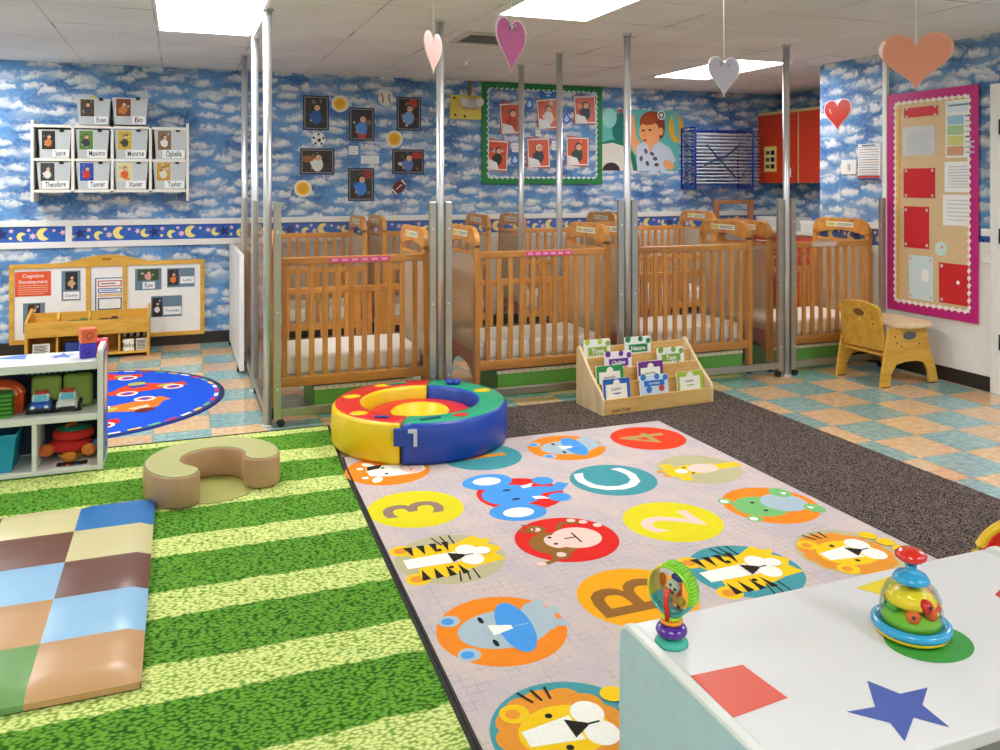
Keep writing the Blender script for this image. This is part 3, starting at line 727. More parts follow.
def panel(p0, p1, lab, g=None, zt=1.285):
    p0 = Vector((p0[0], p0[1], 0)); p1 = Vector((p1[0], p1[1], 0)); d = (p1 - p0); L = d.length; mid = (p0 + p1) / 2
    X = Matrix.Translation(p0) @ Matrix.Rotation(math.atan2(d.y, d.x), 4, 'Z')
    t = thing('clear_partition_panel', mid, lab, 'partition panel', 'clear panels of the crib enclosure')
    for a in (0, L - .042):
        b = B(); b.X = X; b.box(a, a + .042, -.016, .016, .045, zt, M((188, 184, 172), .3, .85)); 
        s_ = b.done('stile', t, bevel=.003)
        r = B(); r.X = X
        for z in (.22, .66, 1.12): r.cyl((a + .021, -.0165, z), (a + .021, -.019, z), .006, WHITE, 8)
        r.done('rivets', s_)
    b = B(); b.X = X; b.box(.0425, L - .0425, -.016, .016, .06, .105, M((178, 174, 160), .3, .85)); b.done('bottom_rail', t, bevel=.003)
    b = B(); b.X = X; b.box(.0425, L - .0425, -.003, .003, .1055, zt - .002, GLASS); b.done('clear_sheet', t)
    for a in (.03, L - .05):
        b = B(); b.X = X; b.cyl((a + .01, -.012, .022), (a + .01, .012, .022), .0215, BLACK, 16); b.box(a - .002, a + .022, -.006, .006, .03, .045, BLACK); b.done('caster', t)
panel((.50, PY), (1.465, PY), 'clear panel with metal edges behind the play ring, before the first crib')
panel((1.525, PY), (2.77, PY), 'clear panel with metal edges between the play ring pole and the book display pole')
panel((2.83, PY), (4.075, PY), 'clear panel with metal edges to the side of the book display over the tiles')
panel((4.145, PY), (5.03, PY), 'clear panel with metal edges behind the golden toddler chair')
panel((PX, 5.025), (PX, 5.84), 'clear panel of the enclosure side next to the corner pole')
panel((PX, 5.90), (PX, 6.80), 'clear panel of the enclosure side next to the slim pole')
b = B(); b.box(.405, .435, 6.4, 7.74, .03, .875, M((226, 224, 216), .4)); b.box(.404, .436, 6.385, 6.3995, .03, .877, WHITE); b.box(.405, .435, 6.4, 7.74, .8755, .878, WHITE)
t = thing('half_height_board', (.42, 7.07, 0), 'off white half height board beside the cribs near the white wall board', 'board')
b.done('board', t)
for y in (6.5, 7.6):
    b = B(); b.box(.395, .445, y, y + .06, .0005, .03, BLACK); b.done('foot', t)

# ================================================================== CRIBS
CW, CD = .98, .63
def make_crib(loc, label, group):
    X0, Y0 = loc
    t = thing('crib', (X0, Y0, 0), label, 'crib', group)
    x0, x1, y0, y1 = X0 - CW / 2, X0 + CW / 2, Y0 - CD / 2, Y0 + CD / 2
    for sg in (-1, 1):
        xe = x0 if sg < 0 else x1 - .034
        b = B()
        for ya in (y0, y1 - .045): b.box(xe, xe + .034, ya, ya + .045, .07, 1.0, HONEY)
        # arched head rail
        pts = [(y0, .98)]; n = 12
        for k in range(n + 1):
            a = PI - PI / 2 * k / n * 1; pts.append((y0 + .12 + .12 * math.cos(a), 1.0 + .115 * math.sin(a)))
        for k in range(n + 1):
            a = PI / 2 - PI / 2 * k / n; pts.append((y1 - .12 + .12 * math.cos(a), 1.0 + .115 * math.sin(a)))
        pts += [(y1, .98), (y1 - .045, .98)]
        for k in range(9): q = k / 8; pts.append((y1 - .055 - (CD - .11) * q, .985 + .035 * math.sin(PI * q)))
        pts.append((y0 + .045, .98))
        b.prism(pts, 0, xe, xe + .034, HONEYX)
        # gusseted lower rail
        pts = [(y0 + .0455, .30), (y0 + .0455, .12)]
        for k in range(9): q = k / 8; pts.append((y0 + .05 + (CD - .1) * q, .12 + .1 * math.sin(PI * q) ** .6))
        pts += [(y1 - .0455, .12), (y1 - .0455, .30)]
        b.prism(pts, 0, xe + .004, xe + .03, wood((150, 74, 36), (178, 96, 50), .4, 1, 'red_brown_wood'))
        e = b.done('end_board', t, bevel=.006)
        b = B(); b.box(xe + .012, xe + .022, y0 + .046, y1 - .046, .305, .93, ACRY); b.box(xe + .01, xe + .024, y0 + .046, y1 - .046, .9305, .95, HONEYX); b.done('end_panel', t)
        b = B()
        for f, nx in ((xe - .0006, -1), (xe + .0346, 1)):
            A = Art(b, (f, Y0, 1.064), (0, -nx * -1.0 if nx > 0 else -1, 0), ZU, 0, .0003)
            A.r(-.15, -.02, .15, .02, M((236, 232, 214), .5)); A.r(-.145, -.012, -.05, .012, M((214, 200, 90), .5)); A.r(-.03, .002, .14, .008, M((120, 120, 116), .5)); A.r(-.03, -.01, .12, -.004, M((120, 120, 116), .5))
        b.done('warning_label', e)
        for ya in (y0 + .022, y1 - .022):
            b = B(); xc = xe + .017; b.cyl((xc - .012, ya, .026), (xc + .012, ya, .026), .0255, BLACK, 16); b.cyl((xc, ya, .05), (xc, ya, .07), .009, DARKM, 10); b.box(xc - .016, xc + .016, ya - .008, ya + .008, .03, .0545, BLACK); b.done('caster', t)
    # sides: the full-height one towards -y, the folded-down one towards +y
    for name, yc, zt in (('fixed_side', y0 + .022, .955), ('folded_gate', y1 - .022, .70)):
        b = B(); b.box(x0 + .0345, x1 - .0345, yc - .014, yc + .014, zt - .045, zt, HONEYX); b.box(x0 + .0345, x1 - .0345, yc - .014, yc + .014, .185, .245, HONEYX)
        if name == 'folded_gate': b.box(x0 + .0345, x1 - .0345, yc - .012, yc + .012, .40, .43, HONEYX) if False else None
        s_ = b.done(name, t, bevel=.006)
        n = 11; first = None
        for k in range(n):
            xc = x0 + .034 + (CW - .068) * (k + .72) / (n + .44)
            b = B(); b.box(xc - .016, xc + .016, yc - .009, yc + .009, .2455, zt - .0455, HONEY); b.done('slat', s_, bevel=.004)
    b = B(); b.box(x0 + .036, x1 - .036, y0 + .038, y1 - .038, .225, .245, OFFW); b.done('mattress_base', t)
    b = B(); b.box(x0 + .04, x1 - .04, y0 + .042, y1 - .042, .2455, .365, M((236, 230, 222), .7, var=.04, scale=6)); b.done('mattress', t, bevel=.03, seg=4)
    return t
front = [(.98, 'crib behind the play ring with a pink sticker strip, nearest the corner pole'), (2.265, 'crib with a pink sticker strip behind the play ring and book display'),
         (3.44, 'crib without any sticker strip behind the wooden book display'), (4.575, 'crib with a white sticker strip behind the golden toddler chair')]
back = [(.985, 'rear row crib at the wall under the pictures of sports balls'), (2.10, 'rear row crib at the wall under the yellow wall plate'),
        (3.39, 'rear row crib at the wall under the green edged bulletin board'), (4.49, 'rear row crib at the wall under the baby poster')]
FY, RY = 5.42, 7.335
proto = make_crib((front[0][0], FY), front[0][1], 'cribs in the front row')
front_cribs = [proto]
for x, lab in front[1:]:
    c = copy_tree(proto); c.location = (x, FY, 0); c['label'] = lab; front_cribs.append(c)
for x, lab in back:
    c = copy_tree(proto); c.location = (x, RY, 0); c.rotation_euler = (0, 0, PI); c['label'] = lab; c['group'] = 'cribs in the rear row'
yf = FY - CD / 2
for c, (u, w_, col, txt) in zip([front_cribs[0], front_cribs[1], front_cribs[3]], ((1.03, .19, (236, 64, 140), 1), (2.30, .17, (236, 64, 140), 1), (4.60, .115, (232, 214, 208), 0))):
    b = B(); A = Art(b, (u, yf + .0075, .933), XU, ZU, 0, .0003); A.r(-w_, -.016, w_, .016, M(col, .4))
    if txt:
        for k in range(6): A.r(-w_ * .9 + k * w_ * .32, -.007, -w_ * .9 + k * w_ * .32 + w_ * .2, .007, M((250, 180, 210), .5))
    o = b.done('sticker_strip', None, loc=(u, yf, .93)); o.parent = c; o.location = Vector((u, yf, .93)) - c.location
# green tubs under the front cribs
GT = M((92, 166, 50), .5); 
def tub(x, lab, w_=.36, off=0):
    t = thing('underbed_box', (x, 5.38, 0), lab, 'storage box', 'green boxes under the cribs')
    b = B(); x0, x1, y0, y1 = x - w_, x + w_, 5.135, 5.62; h = .15
    b.box(x0, x1, y0, y0 + .015, .001, h, GT); b.box(x0, x1, y1 - .015, y1, .001, h, GT); b.box(x0, x0 + .015, y0 + .015, y1 - .015, .001, h, GT); b.box(x1 - .015, x1, y0 + .015, y1 - .015, .001, h, GT); b.box(x0 + .015, x1 - .015, y0 + .015, y1 - .015, .001, .02, GT)
    b.done('body', t, bevel=.004)
    b = B(); b.box(x0 - .004, x1 + .004, y0 - .004, y0 + .02, h + .0005, h + .022, M((232, 222, 190), .6)); b.box(x0 - .004, x1 + .004, y1 - .02, y1 + .004, h + .0005, h + .022, M((232, 222, 190), .6))
    A = Art(b, (x0, y0 - .004, h + .011), XU, ZU, .0004, .0)
    for k in range(14): A.c(.03 + k * (2 * w_ - .06) / 13, 0, .005, RD if k % 2 else GT, 8)
    b.done('dotted_rim', t)
    b = B(); b.box(x0 + .02, x1 - .02, y0 + .021, y1 - .021, .0205, h - .01, M((120, 84, 50), .8)); b.done('folded_cloth', t, bevel=.02)
tub(2.30, 'green box with dotted rim under the crib between play ring and book display'); tub(3.50, 'green box with dotted rim under the crib behind the book display'); tub(4.50, 'green box with dotted rim under the crib behind the toddler chair')
tub(1.06, 'green box with dotted rim under the crib nearest the corner pole', .30)

# ================================================================== ON THE BACK WALL
def card(name, u0, v0, u1, v1, plane, paint, label, cat, group=None, m=None, th=.004, P=None):
    """flat sheet between two measured corners on the back or right wall; paint(A, w, h) draws on it (origin: lower corner)"""
    P = P if P is not None else (BACK_Y if plane == 'back' else RIGHT_X)
    if plane == 'back':
        a, c = on_y(u0, v1, P - th), on_y(u1, v0, P - th); w_, h_ = c.x - a.x, c.z - a.z
        b = B(); b.box(a.x, c.x, P - th, P - .0006, a.z, c.z, m or PAPER); A = Art(b, a, XU, ZU)
        loc = ((a.x + c.x) / 2, P, a.z)
    else:
        a, c = on_x(u0, v1, P - th), on_x(u1, v0, P - th); w_, h_ = a.y - c.y, c.z - a.z
        b = B(); b.box(P - th, P - .0006, c.y, a.y, a.z, c.z, m or PAPER); A = Art(b, a, (0, -1, 0), ZU)
        loc = (P, (a.y + c.y) / 2, a.z)
    if paint: paint(A, w_, h_)
    o = b.done(name, loc=loc); tag(o, label, cat, group); return o
DKN = M((26, 44, 70), .5)
snaps = [(303, 96, 329, 130, (40, 34, 28), (40, 90, 160), None, 'snapshot on a dark card above the soccer ball, child in blue reaching'), (349, 108, 374.5, 140.5, (30, 26, 24), (80, 140, 210), ((200, 40, 40), .5, .15), 'snapshot on a dark card of children in light blue with a red ball'),
         (396.5, 97.5, 421, 130.5, (40, 20, 16), (120, 160, 214), ((190, 60, 40), .7, .85), 'snapshot on a dark card under the baseball cut-out, child in blue bib'), (300, 148.5, 334.5, 174.5, (44, 36, 26), (220, 224, 220), ((150, 90, 40), .2, .6), 'wide snapshot on a dark card under the soccer ball, two children'),
         (392, 149.5, 424, 174, (36, 30, 20), (90, 120, 190), ((170, 40, 36), .8, .8), 'wide snapshot on a dark card above the football, child lying in blue'), (348, 168, 374, 201, (44, 38, 34), (60, 130, 220), ((150, 40, 36), .8, .85), 'snapshot on a dark card lowest of the cluster, bright blue sheet')]
for u0, v0, u1, v1, bg, cl, ex, lab in snaps:
    def pt(A, w_, h_):
        A.r(.014, .014, w_ - .014, h_ - .014, M((150, 150, 150), .5)); child_photo(A, .02, .02, w_ - .02, h_ - .02, bg, cl, extra=ex, hair=(30, 24, 20))
    card('snapshot', u0, v0, u1, v1, 'back', pt, lab, 'photo', 'snapshots on dark cards', DKN)
def cutout(name, u, v, ru, rv, draw, lab, cat, grp=None, P=BACK_Y):
    c = on_y(u, v, P - .004); k = on_y(u + ru, v, P - .004).x - c.x; kz = c.z - on_y(u, v + rv, P - .004).z
    b = B(); draw(b, c, k, kz); o = b.done(name, loc=(c.x, P, c.z - kz)); tag(o, lab, cat, grp)
SUNY = M((240, 186, 40), .5, var=.1)
def sun(b, c, k, kz):
    pts = [(c.x + k * (1 + .05 * (i % 2)) * math.cos(2 * PI * i / 40), c.z + k * (1 + .05 * (i % 2)) * math.sin(2 * PI * i / 40)) for i in range(40)]
    b.prism(pts, 1, BACK_Y - .004, BACK_Y - .0006, M((240, 232, 206), .6)); A = Art(b, (c.x, BACK_Y - .004, c.z), XU, ZU)
    A.star(0, 0, k * .92, SUNY, 22, .74); A.c(0, 0, k * .55, M((232, 168, 30), .5))
cutout('sun_cutout', 340, 104, 8, 8, sun, 'paper sun beside the top snapshot above the soccer ball', 'wall cut-out', 'paper suns')
cutout('sun_cutout', 394.5, 139, 8, 8, sun, 'paper sun between the baseball side snapshots', 'wall cut-out', 'paper suns')
cutout('sun_cutout', 303, 188.5, 8.5, 8.5, sun, 'paper sun lowest of three, under the wide snapshot', 'wall cut-out', 'paper suns')
def soccer(b, c, k, kz):
    b.prism([(c.x + k * math.cos(2 * PI * i / 32), c.z + k * math.sin(2 * PI * i / 32)) for i in range(32)], 1, BACK_Y - .004, BACK_Y - .0006, PAPER)
    A = Art(b, (c.x, BACK_Y - .004, c.z), XU, ZU); A.star(.1 * k, -.1 * k, k * .28, BLACK, 5, .81)
    for i in range(5):
        a = 2 * PI * i / 5 + .3; A.star(.76 * k * math.cos(a), .76 * k * math.sin(a), k * .2, BLACK, 5, .81, a); A.stroke([(.1 * k + .25 * k * math.cos(a), -.1 * k + .25 * k * math.sin(a)), (.62 * k * math.cos(a), .62 * k * math.sin(a))], k * .05, BLACK)
cutout('soccer_ball_cutout', 318.5, 139.5, 7, 7, soccer, 'black and white soccer ball cut-out on the cloud wallpaper', 'wall cut-out')
def baseball(b, c, k, kz):
    b.prism([(c.x + k * math.cos(2 * PI * i / 32), c.z + k * math.sin(2 * PI * i / 32)) for i in range(32)], 1, BACK_Y - .004, BACK_Y - .0006, M((226, 222, 214), .5))
    A = Art(b, (c.x, BACK_Y - .004, c.z), XU, ZU)
    for sg in (-1, 1): A.stroke([(sg * k * (.82 - .42 * math.cos(t * .9)) - .08 * k * t, k * .8 * math.sin(t * .9)) for t in [x / 5 - 1 for x in range(11)]], k * .16, M((150, 40, 34), .5))
cutout('baseball_cutout', 386, 98.5, 7.5, 7.5, baseball, 'white baseball cut-out with red stitching', 'wall cut-out')
def football(b, c, k, kz):
    pts = []
    for i in range(32):
        a = 2 * PI * i / 32; x, y = k * 1.15 * math.cos(a), k * .72 * math.sin(a) * (1 - .15 * abs(math.cos(a))); r = .75; pts.append((c.x + x * math.cos(r) - y * math.sin(r), c.z + x * math.sin(r) + y * math.cos(r)))
    b.prism(pts, 1, BACK_Y - .004, BACK_Y - .0006, M((96, 34, 24), .5)); A = Art(b, (c.x, BACK_Y - .004, c.z), XU, ZU).at(0, 0, 1, .75)
    A.stroke([(-k * .5, 0), (k * .5, 0)], k * .1, PAPER)
    for sg in (-1, 1): A.p([(sg * k * .78, -.46 * k), (sg * k * .95, -.36 * k), (sg * k * .95, .36 * k), (sg * k * .78, .46 * k)], PAPER)
cutout('football_cutout', 399, 187, 7.5, 7.5, football, 'brown football cut-out with white bands', 'wall cut-out')
def lines(n, c=(150, 150, 156), m0=.12, x1=.88):
    def f(A, w_, h_):
        for k in range(n): y = h_ * (1 - m0 - (1 - 2 * m0) * (k + .5) / n); A.r(w_ * m0, y - h_ * .02, w_ * (x1 - .12 * (k % 3 == 2)), y + h_ * .02, M(c, .6))
    return f
card('caption_card', 349, 146, 358, 154.5, 'back', lines(3), 'small square white caption card among the snapshots', 'card'); card('caption_card', 361, 156, 379, 163.5, 'back', lines(2), 'small wide white caption card among the snapshots', 'card')
# emergency light on a yellow plate
a = on_y(450, 119, BACK_Y); c = on_y(481, 96, BACK_Y)
t = thing('emergency_light', ((a.x + c.x) / 2, BACK_Y, a.z), 'grey twin head wall light on a yellow plate', 'emergency light')
b = B(); b.box(a.x, c.x, BACK_Y - .01, BACK_Y - .0006, a.z, c.z, M((226, 206, 92), .5)); b.done('back_plate', t)
b = B(); m = (a.x + c.x) / 2 + .02; b.box(m - .06, m + .08, BACK_Y - .09, BACK_Y - .0105, c.z - .13, c.z - .04, M((190, 188, 184), .4)); b.done('housing', t, bevel=.01)
for dx_ in (-.07, .09):
    b = B(); b.ell((m + dx_, BACK_Y - .1, c.z - .07), (.045, .03, .045), M((214, 214, 210), .3), 16, 10); b.done('lamp_head', t)
b = B(); b.box(m - .0, m + .03, BACK_Y - .03, BACK_Y - .002, c.z + .0005, CEIL - .002, M((120, 110, 100), .5)); b.done('conduit', t)
for q in ((a.x + .05, a.z + .04), (a.x + .15, a.z + .03), (a.x + .04, c.z - .03)):
    b = B(); b.cyl((q[0], BACK_Y - .0105, q[1]), (q[0], BACK_Y - .013, q[1]), .012, BLACK, 10); b.done('screw', t)

def scallop_frame(b, x0, x1, z0, z1, wd, plane, m, P, amp=.02, n=.05, th=.008):
    """paper border with a wavy inner edge; drawn in a wall plane (0 = back wall, 1 = right wall)"""
    def put(pts):
        if plane == 'back': b.prism(pts, 1, P - th, P - .0006, m)
        else: b.prism(pts, 0, P - th, P - .0006, m)
    def wav(a0, a1, f):
        k = max(4, int(abs(a1 - a0) / n)); out = []
        for i in range(k * 4 + 1): s_ = a0 + (a1 - a0) * i / (k * 4); out.append((s_, f + amp * abs(math.sin(PI * i / 4))))
        return out
    put([(x0, z1), (x0, z1 - wd)] + [(q, z1 - wd - d) for q, d in wav(x0 + wd, x1 - wd, 0)] + [(x1, z1 - wd), (x1, z1)])
    put([(x0, z0), (x0, z0 + wd)] + [(q, z0 + wd + d) for q, d in wav(x0 + wd, x1 - wd, 0)] + [(x1, z0 + wd), (x1, z0)])
    put([(x0, z0 + wd), (x0 + wd, z0 + wd)] + [(x0 + wd + d, q) for q, d in wav(z0 + wd, z1 - wd, 0)] + [(x0 + wd, z1 - wd), (x0, z1 - wd)])
    put([(x1, z0 + wd), (x1 - wd, z0 + wd)] + [(x1 - wd - d, q) for q, d in wav(z0 + wd, z1 - wd, 0)] + [(x1 - wd, z1 - wd), (x1, z1 - wd)])
# green bulletin board
a = on_y(482.5, 183, BACK_Y); c = on_y(600.5, 84, BACK_Y); gx0, gx1, gz0, gz1 = a.x, c.x, a.z, min(c.z, CEIL - .006)
t = thing('bulletin_board', ((gx0 + gx1) / 2, BACK_Y, gz0), 'bulletin board with a scalloped green border over cloud paper', 'bulletin board')
b = B(); b.box(gx0, gx1, BACK_Y - .006, BACK_Y - .0006, gz0, gz1, cloud_mat('cloud_board_paper')); b.done('backing_paper', t)
b = B(); scallop_frame(b, gx0 - .01, gx1 + .01, gz0 - .01, gz1 + .004, .045, 'back', M((20, 124, 60), .55), BACK_Y, .018, .055, .02); b.done('scalloped_border', t)
b = B(); scallop_frame(b, gx0 + .034, gx1 - .034, gz0 + .034, gz1 - .034, .018, 'back', M((226, 232, 232), .6), BACK_Y - .0062, .014, .055, .008); b.done('white_scallop', t)
BP = BACK_Y - .0065
def on_board(u0, v0, u1, v1, tilt, bg, cl, lab, back=(196, 84, 50), hair=(40, 26, 20), white=True, ex=None):
    a = on_y(u0, v1, BP - .004); c = on_y(u1, v0, BP - .004); w_, h_ = c.x - a.x, c.z - a.z; m = (a + c) / 2
    t = thing('mounted_photo', (m.x, BP, m.z - h_ / 2), lab, 'photo', 'bath photos on the green edged board')
    b = B(); b.X = Matrix.Translation((m.x, BP, m.z)) @ Matrix.Rotation(tilt + .09, 4, 'Y'); b.box(-w_ * .5, w_ * .5, -.003, -.0006, -h_ * .5, h_ * .5, M(back, .6)); b.done('red_card', t)
    b = B(); b.X = Matrix.Translation((m.x, BP - .0034, m.z)) @ Matrix.Rotation(tilt, 4, 'Y'); b.box(-w_ * .47, w_ * .47, -.003, -.0006, -h_ * .47, h_ * .47, PAPER)
    A = Art(b, (-w_ * .43, -.003, -h_ * .43), XU, ZU); child_photo(A, 0, 0, w_ * .86, h_ * .86, bg, cl, extra=ex, hair=hair)
    if white: A.p([(0, 0), (w_ * .5, 0), (w_ * .4, h_ * .2), (0, h_ * .3)], PAPER)
    b.done('photo', t)
on_board(500, 103, 524, 134, -.08, (206, 84, 40), (180, 60, 30), 'mounted photo in upper row of the green edged board, child in rust red'); on_board(537, 99, 559, 129, -.1, (212, 92, 50), (226, 222, 216), 'mounted photo under the blue header sheet, child in white')
on_board(574, 96, 596, 124, -.06, (204, 92, 60), (40, 44, 70), 'mounted photo in the board corner nearest the baby poster, child in navy'); on_board(487, 140, 508, 171, .05, (222, 84, 40), (36, 34, 38), 'mounted photo in the lower row by the yellow plate, child bending down')
on_board(527, 138, 550, 168, -.05, (220, 92, 48), (60, 64, 84), 'mounted photo in the middle of the lower row, child with white cap', hair=(230, 224, 214)); on_board(566, 137, 589, 166, .0, (216, 92, 44), (54, 62, 64), 'mounted photo in the lower row by the baby poster, child in grey green')
def hdr(A, w_, h_):
    for y, x0, x1 in ((.84, .25, .75), (.62, .3, .7), (.4, .4, .62)): A.r(w_ * x0, h_ * y - .008, w_ * x1, h_ * y + .008, M((190, 220, 240), .5))
    for k in range(8): A.c(w_ * (.08 + .12 * k), h_ * (.12 + .06 * (k % 2)), .008, M((120, 180, 226), .5), 8)
card('header_sheet', 539.5, 88, 556.5, 100.5, 'back', hdr, 'blue header sheet at the top of the green edged board', 'sign', None, M((30, 108, 176), .5), .003, BP)
def drop(b, c, k, kz):
    def sh(s_): return [(c.x + k * s_ * math.sin(a) * math.sin(a / 2) ** 1.3, c.z - kz * s_ * math.cos(a)) for a in [2 * PI * i / 28 for i in range(28)]]
    def sh(s_):
        pts = []
        for i in range(28):
            a = 2 * PI * i / 28; pts.append((c.x + k * s_ * math.cos(a) * (1 if math.sin(a) < 0 else (1 - math.sin(a)) ** .8), c.z + kz * s_ * (math.sin(a) * (1.35 if math.sin(a) > 0 else .7) - .1)))
        return pts
    b.prism(sh(1), 1, BP - .003, BP - .0006, M((30, 92, 190), .5)); b.prism(sh(.62), 1, BP - .0036, BP - .0031, M((176, 212, 240), .5))
for u, v, lab in ((529.5, 104, 'blue water drop cut-out in upper row near the rust red photo'), (566.5, 119, 'blue water drop cut-out between two upper photos'), (515, 160, 'blue water drop cut-out in the lower row beside a pole'), (562, 158, 'blue water drop cut-out in the lower row half behind a pole')):
    cutout('water_drop_cutout', u, v, 4.2, 6, drop, lab, 'wall cut-out', 'paper water drops', BP)
for u0, v0, u1, v1, lab in ((535.5, 127, 540.5, 136, 'tiny upright white name card on the green edged board'), (512, 143, 519, 152, 'tiny white name card by the lower row, yellow plate side'), (552, 141, 563, 150, 'tiny white name card in the lower row by the middle photo')):
    card('name_card', u0, v0, u1, v1, 'back', lines(2, (170, 110, 110)), lab, 'card', None, None, .003, BP)
# baby poster
def poster(A, w_, h_):
    TE = M((96, 186, 178), .3); A.r(0, 0, w_, h_, TE); A.e(w_ * .25, h_ * .68, w_ * .12, h_ * .26, M((20, 112, 104), .3)); A.e(w_ * .1, h_ * .85, w_ * .09, h_ * .16, M((150, 214, 204), .3))
    A.p([(0, h_ * .45), (w_ * .12, h_ * .5), (w_ * .3, h_ * .46), (w_ * .42, h_ * .25), (w_ * .46, 0), (0, 0)], M((16, 120, 84), .3))
    A.p([(0, h_ * .42), (w_ * .14, h_ * .45), (w_ * .27, h_ * .4), (w_ * .37, h_ * .2), (w_ * .40, 0), (0, 0)], M((222, 218, 206), .3)); A.e(w_ * .12, 0, w_ * .11, h_ * .13, M((60, 50, 46), .3), 0, 20, 0, PI)
    A.e(w_ * .96, h_ * .72, w_ * .1, h_ * .25, M((226, 176, 50), .3)); A.p([(w_ * .9, h_ * 1), (w_, h_), (w_, h_ * .5), (w_ * .94, h_ * .6)], M((120, 190, 180), .3))
    SK = M((240, 168, 110), .4); A.stroke([(w_ * .37, h_ * .92), (w_ * .39, h_ * .55), (w_ * .48, h_ * .3)], [.07, .09, .12], SK)
    SH = M((196, 208, 224), .5); A.p([(w_ * .45, 0), (w_ * .44, h_ * .4), (w_ * .56, h_ * .5), (w_ * .72, h_ * .5), (w_ * .88, h_ * .38), (w_ * .96, h_ * .18), (w_ * .88, h_ * .08), (w_ * .82, 0)], SH)
    for q in ((.5, .2), (.58, .12), (.64, .28), (.7, .1), (.56, .32), (.68, .2)): A.e(w_ * q[0], h_ * q[1], .03, .02, M((90, 84, 90), .5), q[0] * 9)
    A.p([(w_ * .57, h_ * .48), (w_ * .62, h_ * .3), (w_ * .68, h_ * .48)], SK); A.e(w_ * .86, h_ * .1, .075, .045, SK, -.4)
    A.e(w_ * .645, h_ * .79, w_ * .165, h_ * .19, M((150, 62, 24), .4)); A.e(w_ * .745, h_ * .7, w_ * .065, h_ * .17, M((140, 56, 22), .4))
    A.e(w_ * .605, h_ * .63, w_ * .135, h_ * .2, SK); A.e(w_ * .585, h_ * .575, w_ * .1, h_ * .13, SK); A.e(w_ * .655, h_ * .55, w_ * .08, h_ * .12, SK); A.e(w_ * .755, h_ * .65, .03, .042, SK); A.e(w_ * .6, h_ * .83, .11, .05, M((164, 72, 30), .4), .1)
    for q in ((.525, .66), (.61, .67)): A.e(w_ * q[0], h_ * q[1], .017, .011, BLACK)
    A.e(w_ * .545, h_ * .5, .022, .012, M((176, 60, 50), .4)); A.c(w_ * .54, h_ * .585, .014, M((226, 148, 96), .4))
    A.c(w_ * .76, h_ * .92, .05, PAPER); A.c(w_ * .76, h_ * .92, .037, M((60, 60, 60), .5)); A.star(w_ * .76, h_ * .92, .032, PAPER, 6, .5); A.r(w_ * .2, h_ * .94, w_ * .26, h_ * .99, M((200, 60, 50), .5))
card('baby_poster', 601.5, 111, 679, 170.5, 'back', poster, 'large photo poster of a baby with auburn hair looking aside', 'poster')
# blue wire drying rack
t = thing('drying_rack', (5.55, BACK_Y, 1.32), 'blue wall mounted wire drying rack with many thin shelves', 'drying rack')
BLW = M((24, 60, 168), .35); BLK2 = M((30, 44, 96), .4); z0, z1, xa, xb, yf2 = 1.335, 1.99, 5.07, 5.90, 7.53
for x in (xa, xb - .1):
    b = B()
    pts = [(x, BACK_Y - .012, z0), (x, BACK_Y - .012, z1), (x, yf2 + .02, z1), (x, yf2, z1 - .03), (x, yf2, z0)]
    b.tube(pts, .011, BLW, 8); b.tube([(x, BACK_Y - .012, z0 + .01), (x, yf2, z0 + .01)], .009, BLW, 8); b.tube([(x, BACK_Y - .02, z0 + .1), (x, yf2 + .01, z0 + .28)], .006, BLW, 6); b.tube([(x, BACK_Y - .02, z1 - .12), (x, yf2 + .01, z1 - .3)], .006, BLW, 6)
    b.done('end_frame', t)
for k in range(17):
    z = z0 + .03 + k * (z1 - z0 - .06) / 16; b = B(); sh = M((222, 230, 240), .35) if k % 16 else BLW
    for y in (yf2 + .004, yf2 + .12, BACK_Y - .03): b.tube([(xa, y, z), (xb, y, z)], .0065, sh, 6)
    for i in range(3): x = xa + .02 + i * (xb - xa - .1) / 2; b.tube([(x, yf2, z), (x, BACK_Y - .02, z)], .006, BLW if i == 0 else sh, 6)
    b.done('wire_shelf', t)
b = B(); b.tube([(xa + .14, yf2 - .01, z0 + .47), (xa + .28, yf2 - .012, z0 + .32), (xa + .36, yf2 - .012, z0 + .34), (xa + .55, yf2 - .012, z0 + .47)], .008, BLK2, 6); b.tube([(xa + .1, yf2 - .01, z0 + .25), (xa + .28, yf2 - .012, z0 + .33), (xa + .5, yf2 - .012, z0 + .12)], .008, BLK2, 6); b.done('lever_spring', t)

# wall cubby with ten tubs ------------------------------------------------------------------
SF = 7.52
p = on_y(30.5, 194, SF); q = on_y(189, 124, SF); sx0, sx1, sz0, sz1 = p.x, q.x, p.z, q.z
CRM = M((232, 226, 214), .45)
t = thing('hanging_cubby', ((sx0 + sx1) / 2, BACK_Y, sz0), 'white eight compartment cubby hung on the cloud wallpaper', 'cubby shelf')
th = .022; wcol = (sx1 - sx0 - th) / 4; zmid = on_y(100, 160, SF).z; zb = on_y(100, 191, SF).z; zt_ = on_y(100, 127, SF).z
for i in range(5):
    b = B(); x = sx0 + i * wcol; outer = i in (0, 4)
    b.box(x, x + th, SF, BACK_Y - .006, (on_y(31, 202, SF).z if outer else zb - .0), (sz1 + .006 if outer else zt_), CRM); b.done('side_panel' if outer else 'divider', t, bevel=.003)
for z, n in ((zt_, 'top_board'), (zmid, 'middle_shelf'), (zb, 'bottom_board')):
    for i in range(4):
        b = B(); b.box(sx0 + i * wcol + th + .0005, sx0 + (i + 1) * wcol - .0005, SF + .001, BACK_Y - .006, z - th / 2, z + th / 2, CRM); b.done(n, t)
b = B(); b.box(sx0 + th, sx1, BACK_Y - .0055, BACK_Y - .0006, zb - .01, zt_, M((176, 160, 140), .6)); b.done('back_board', t)
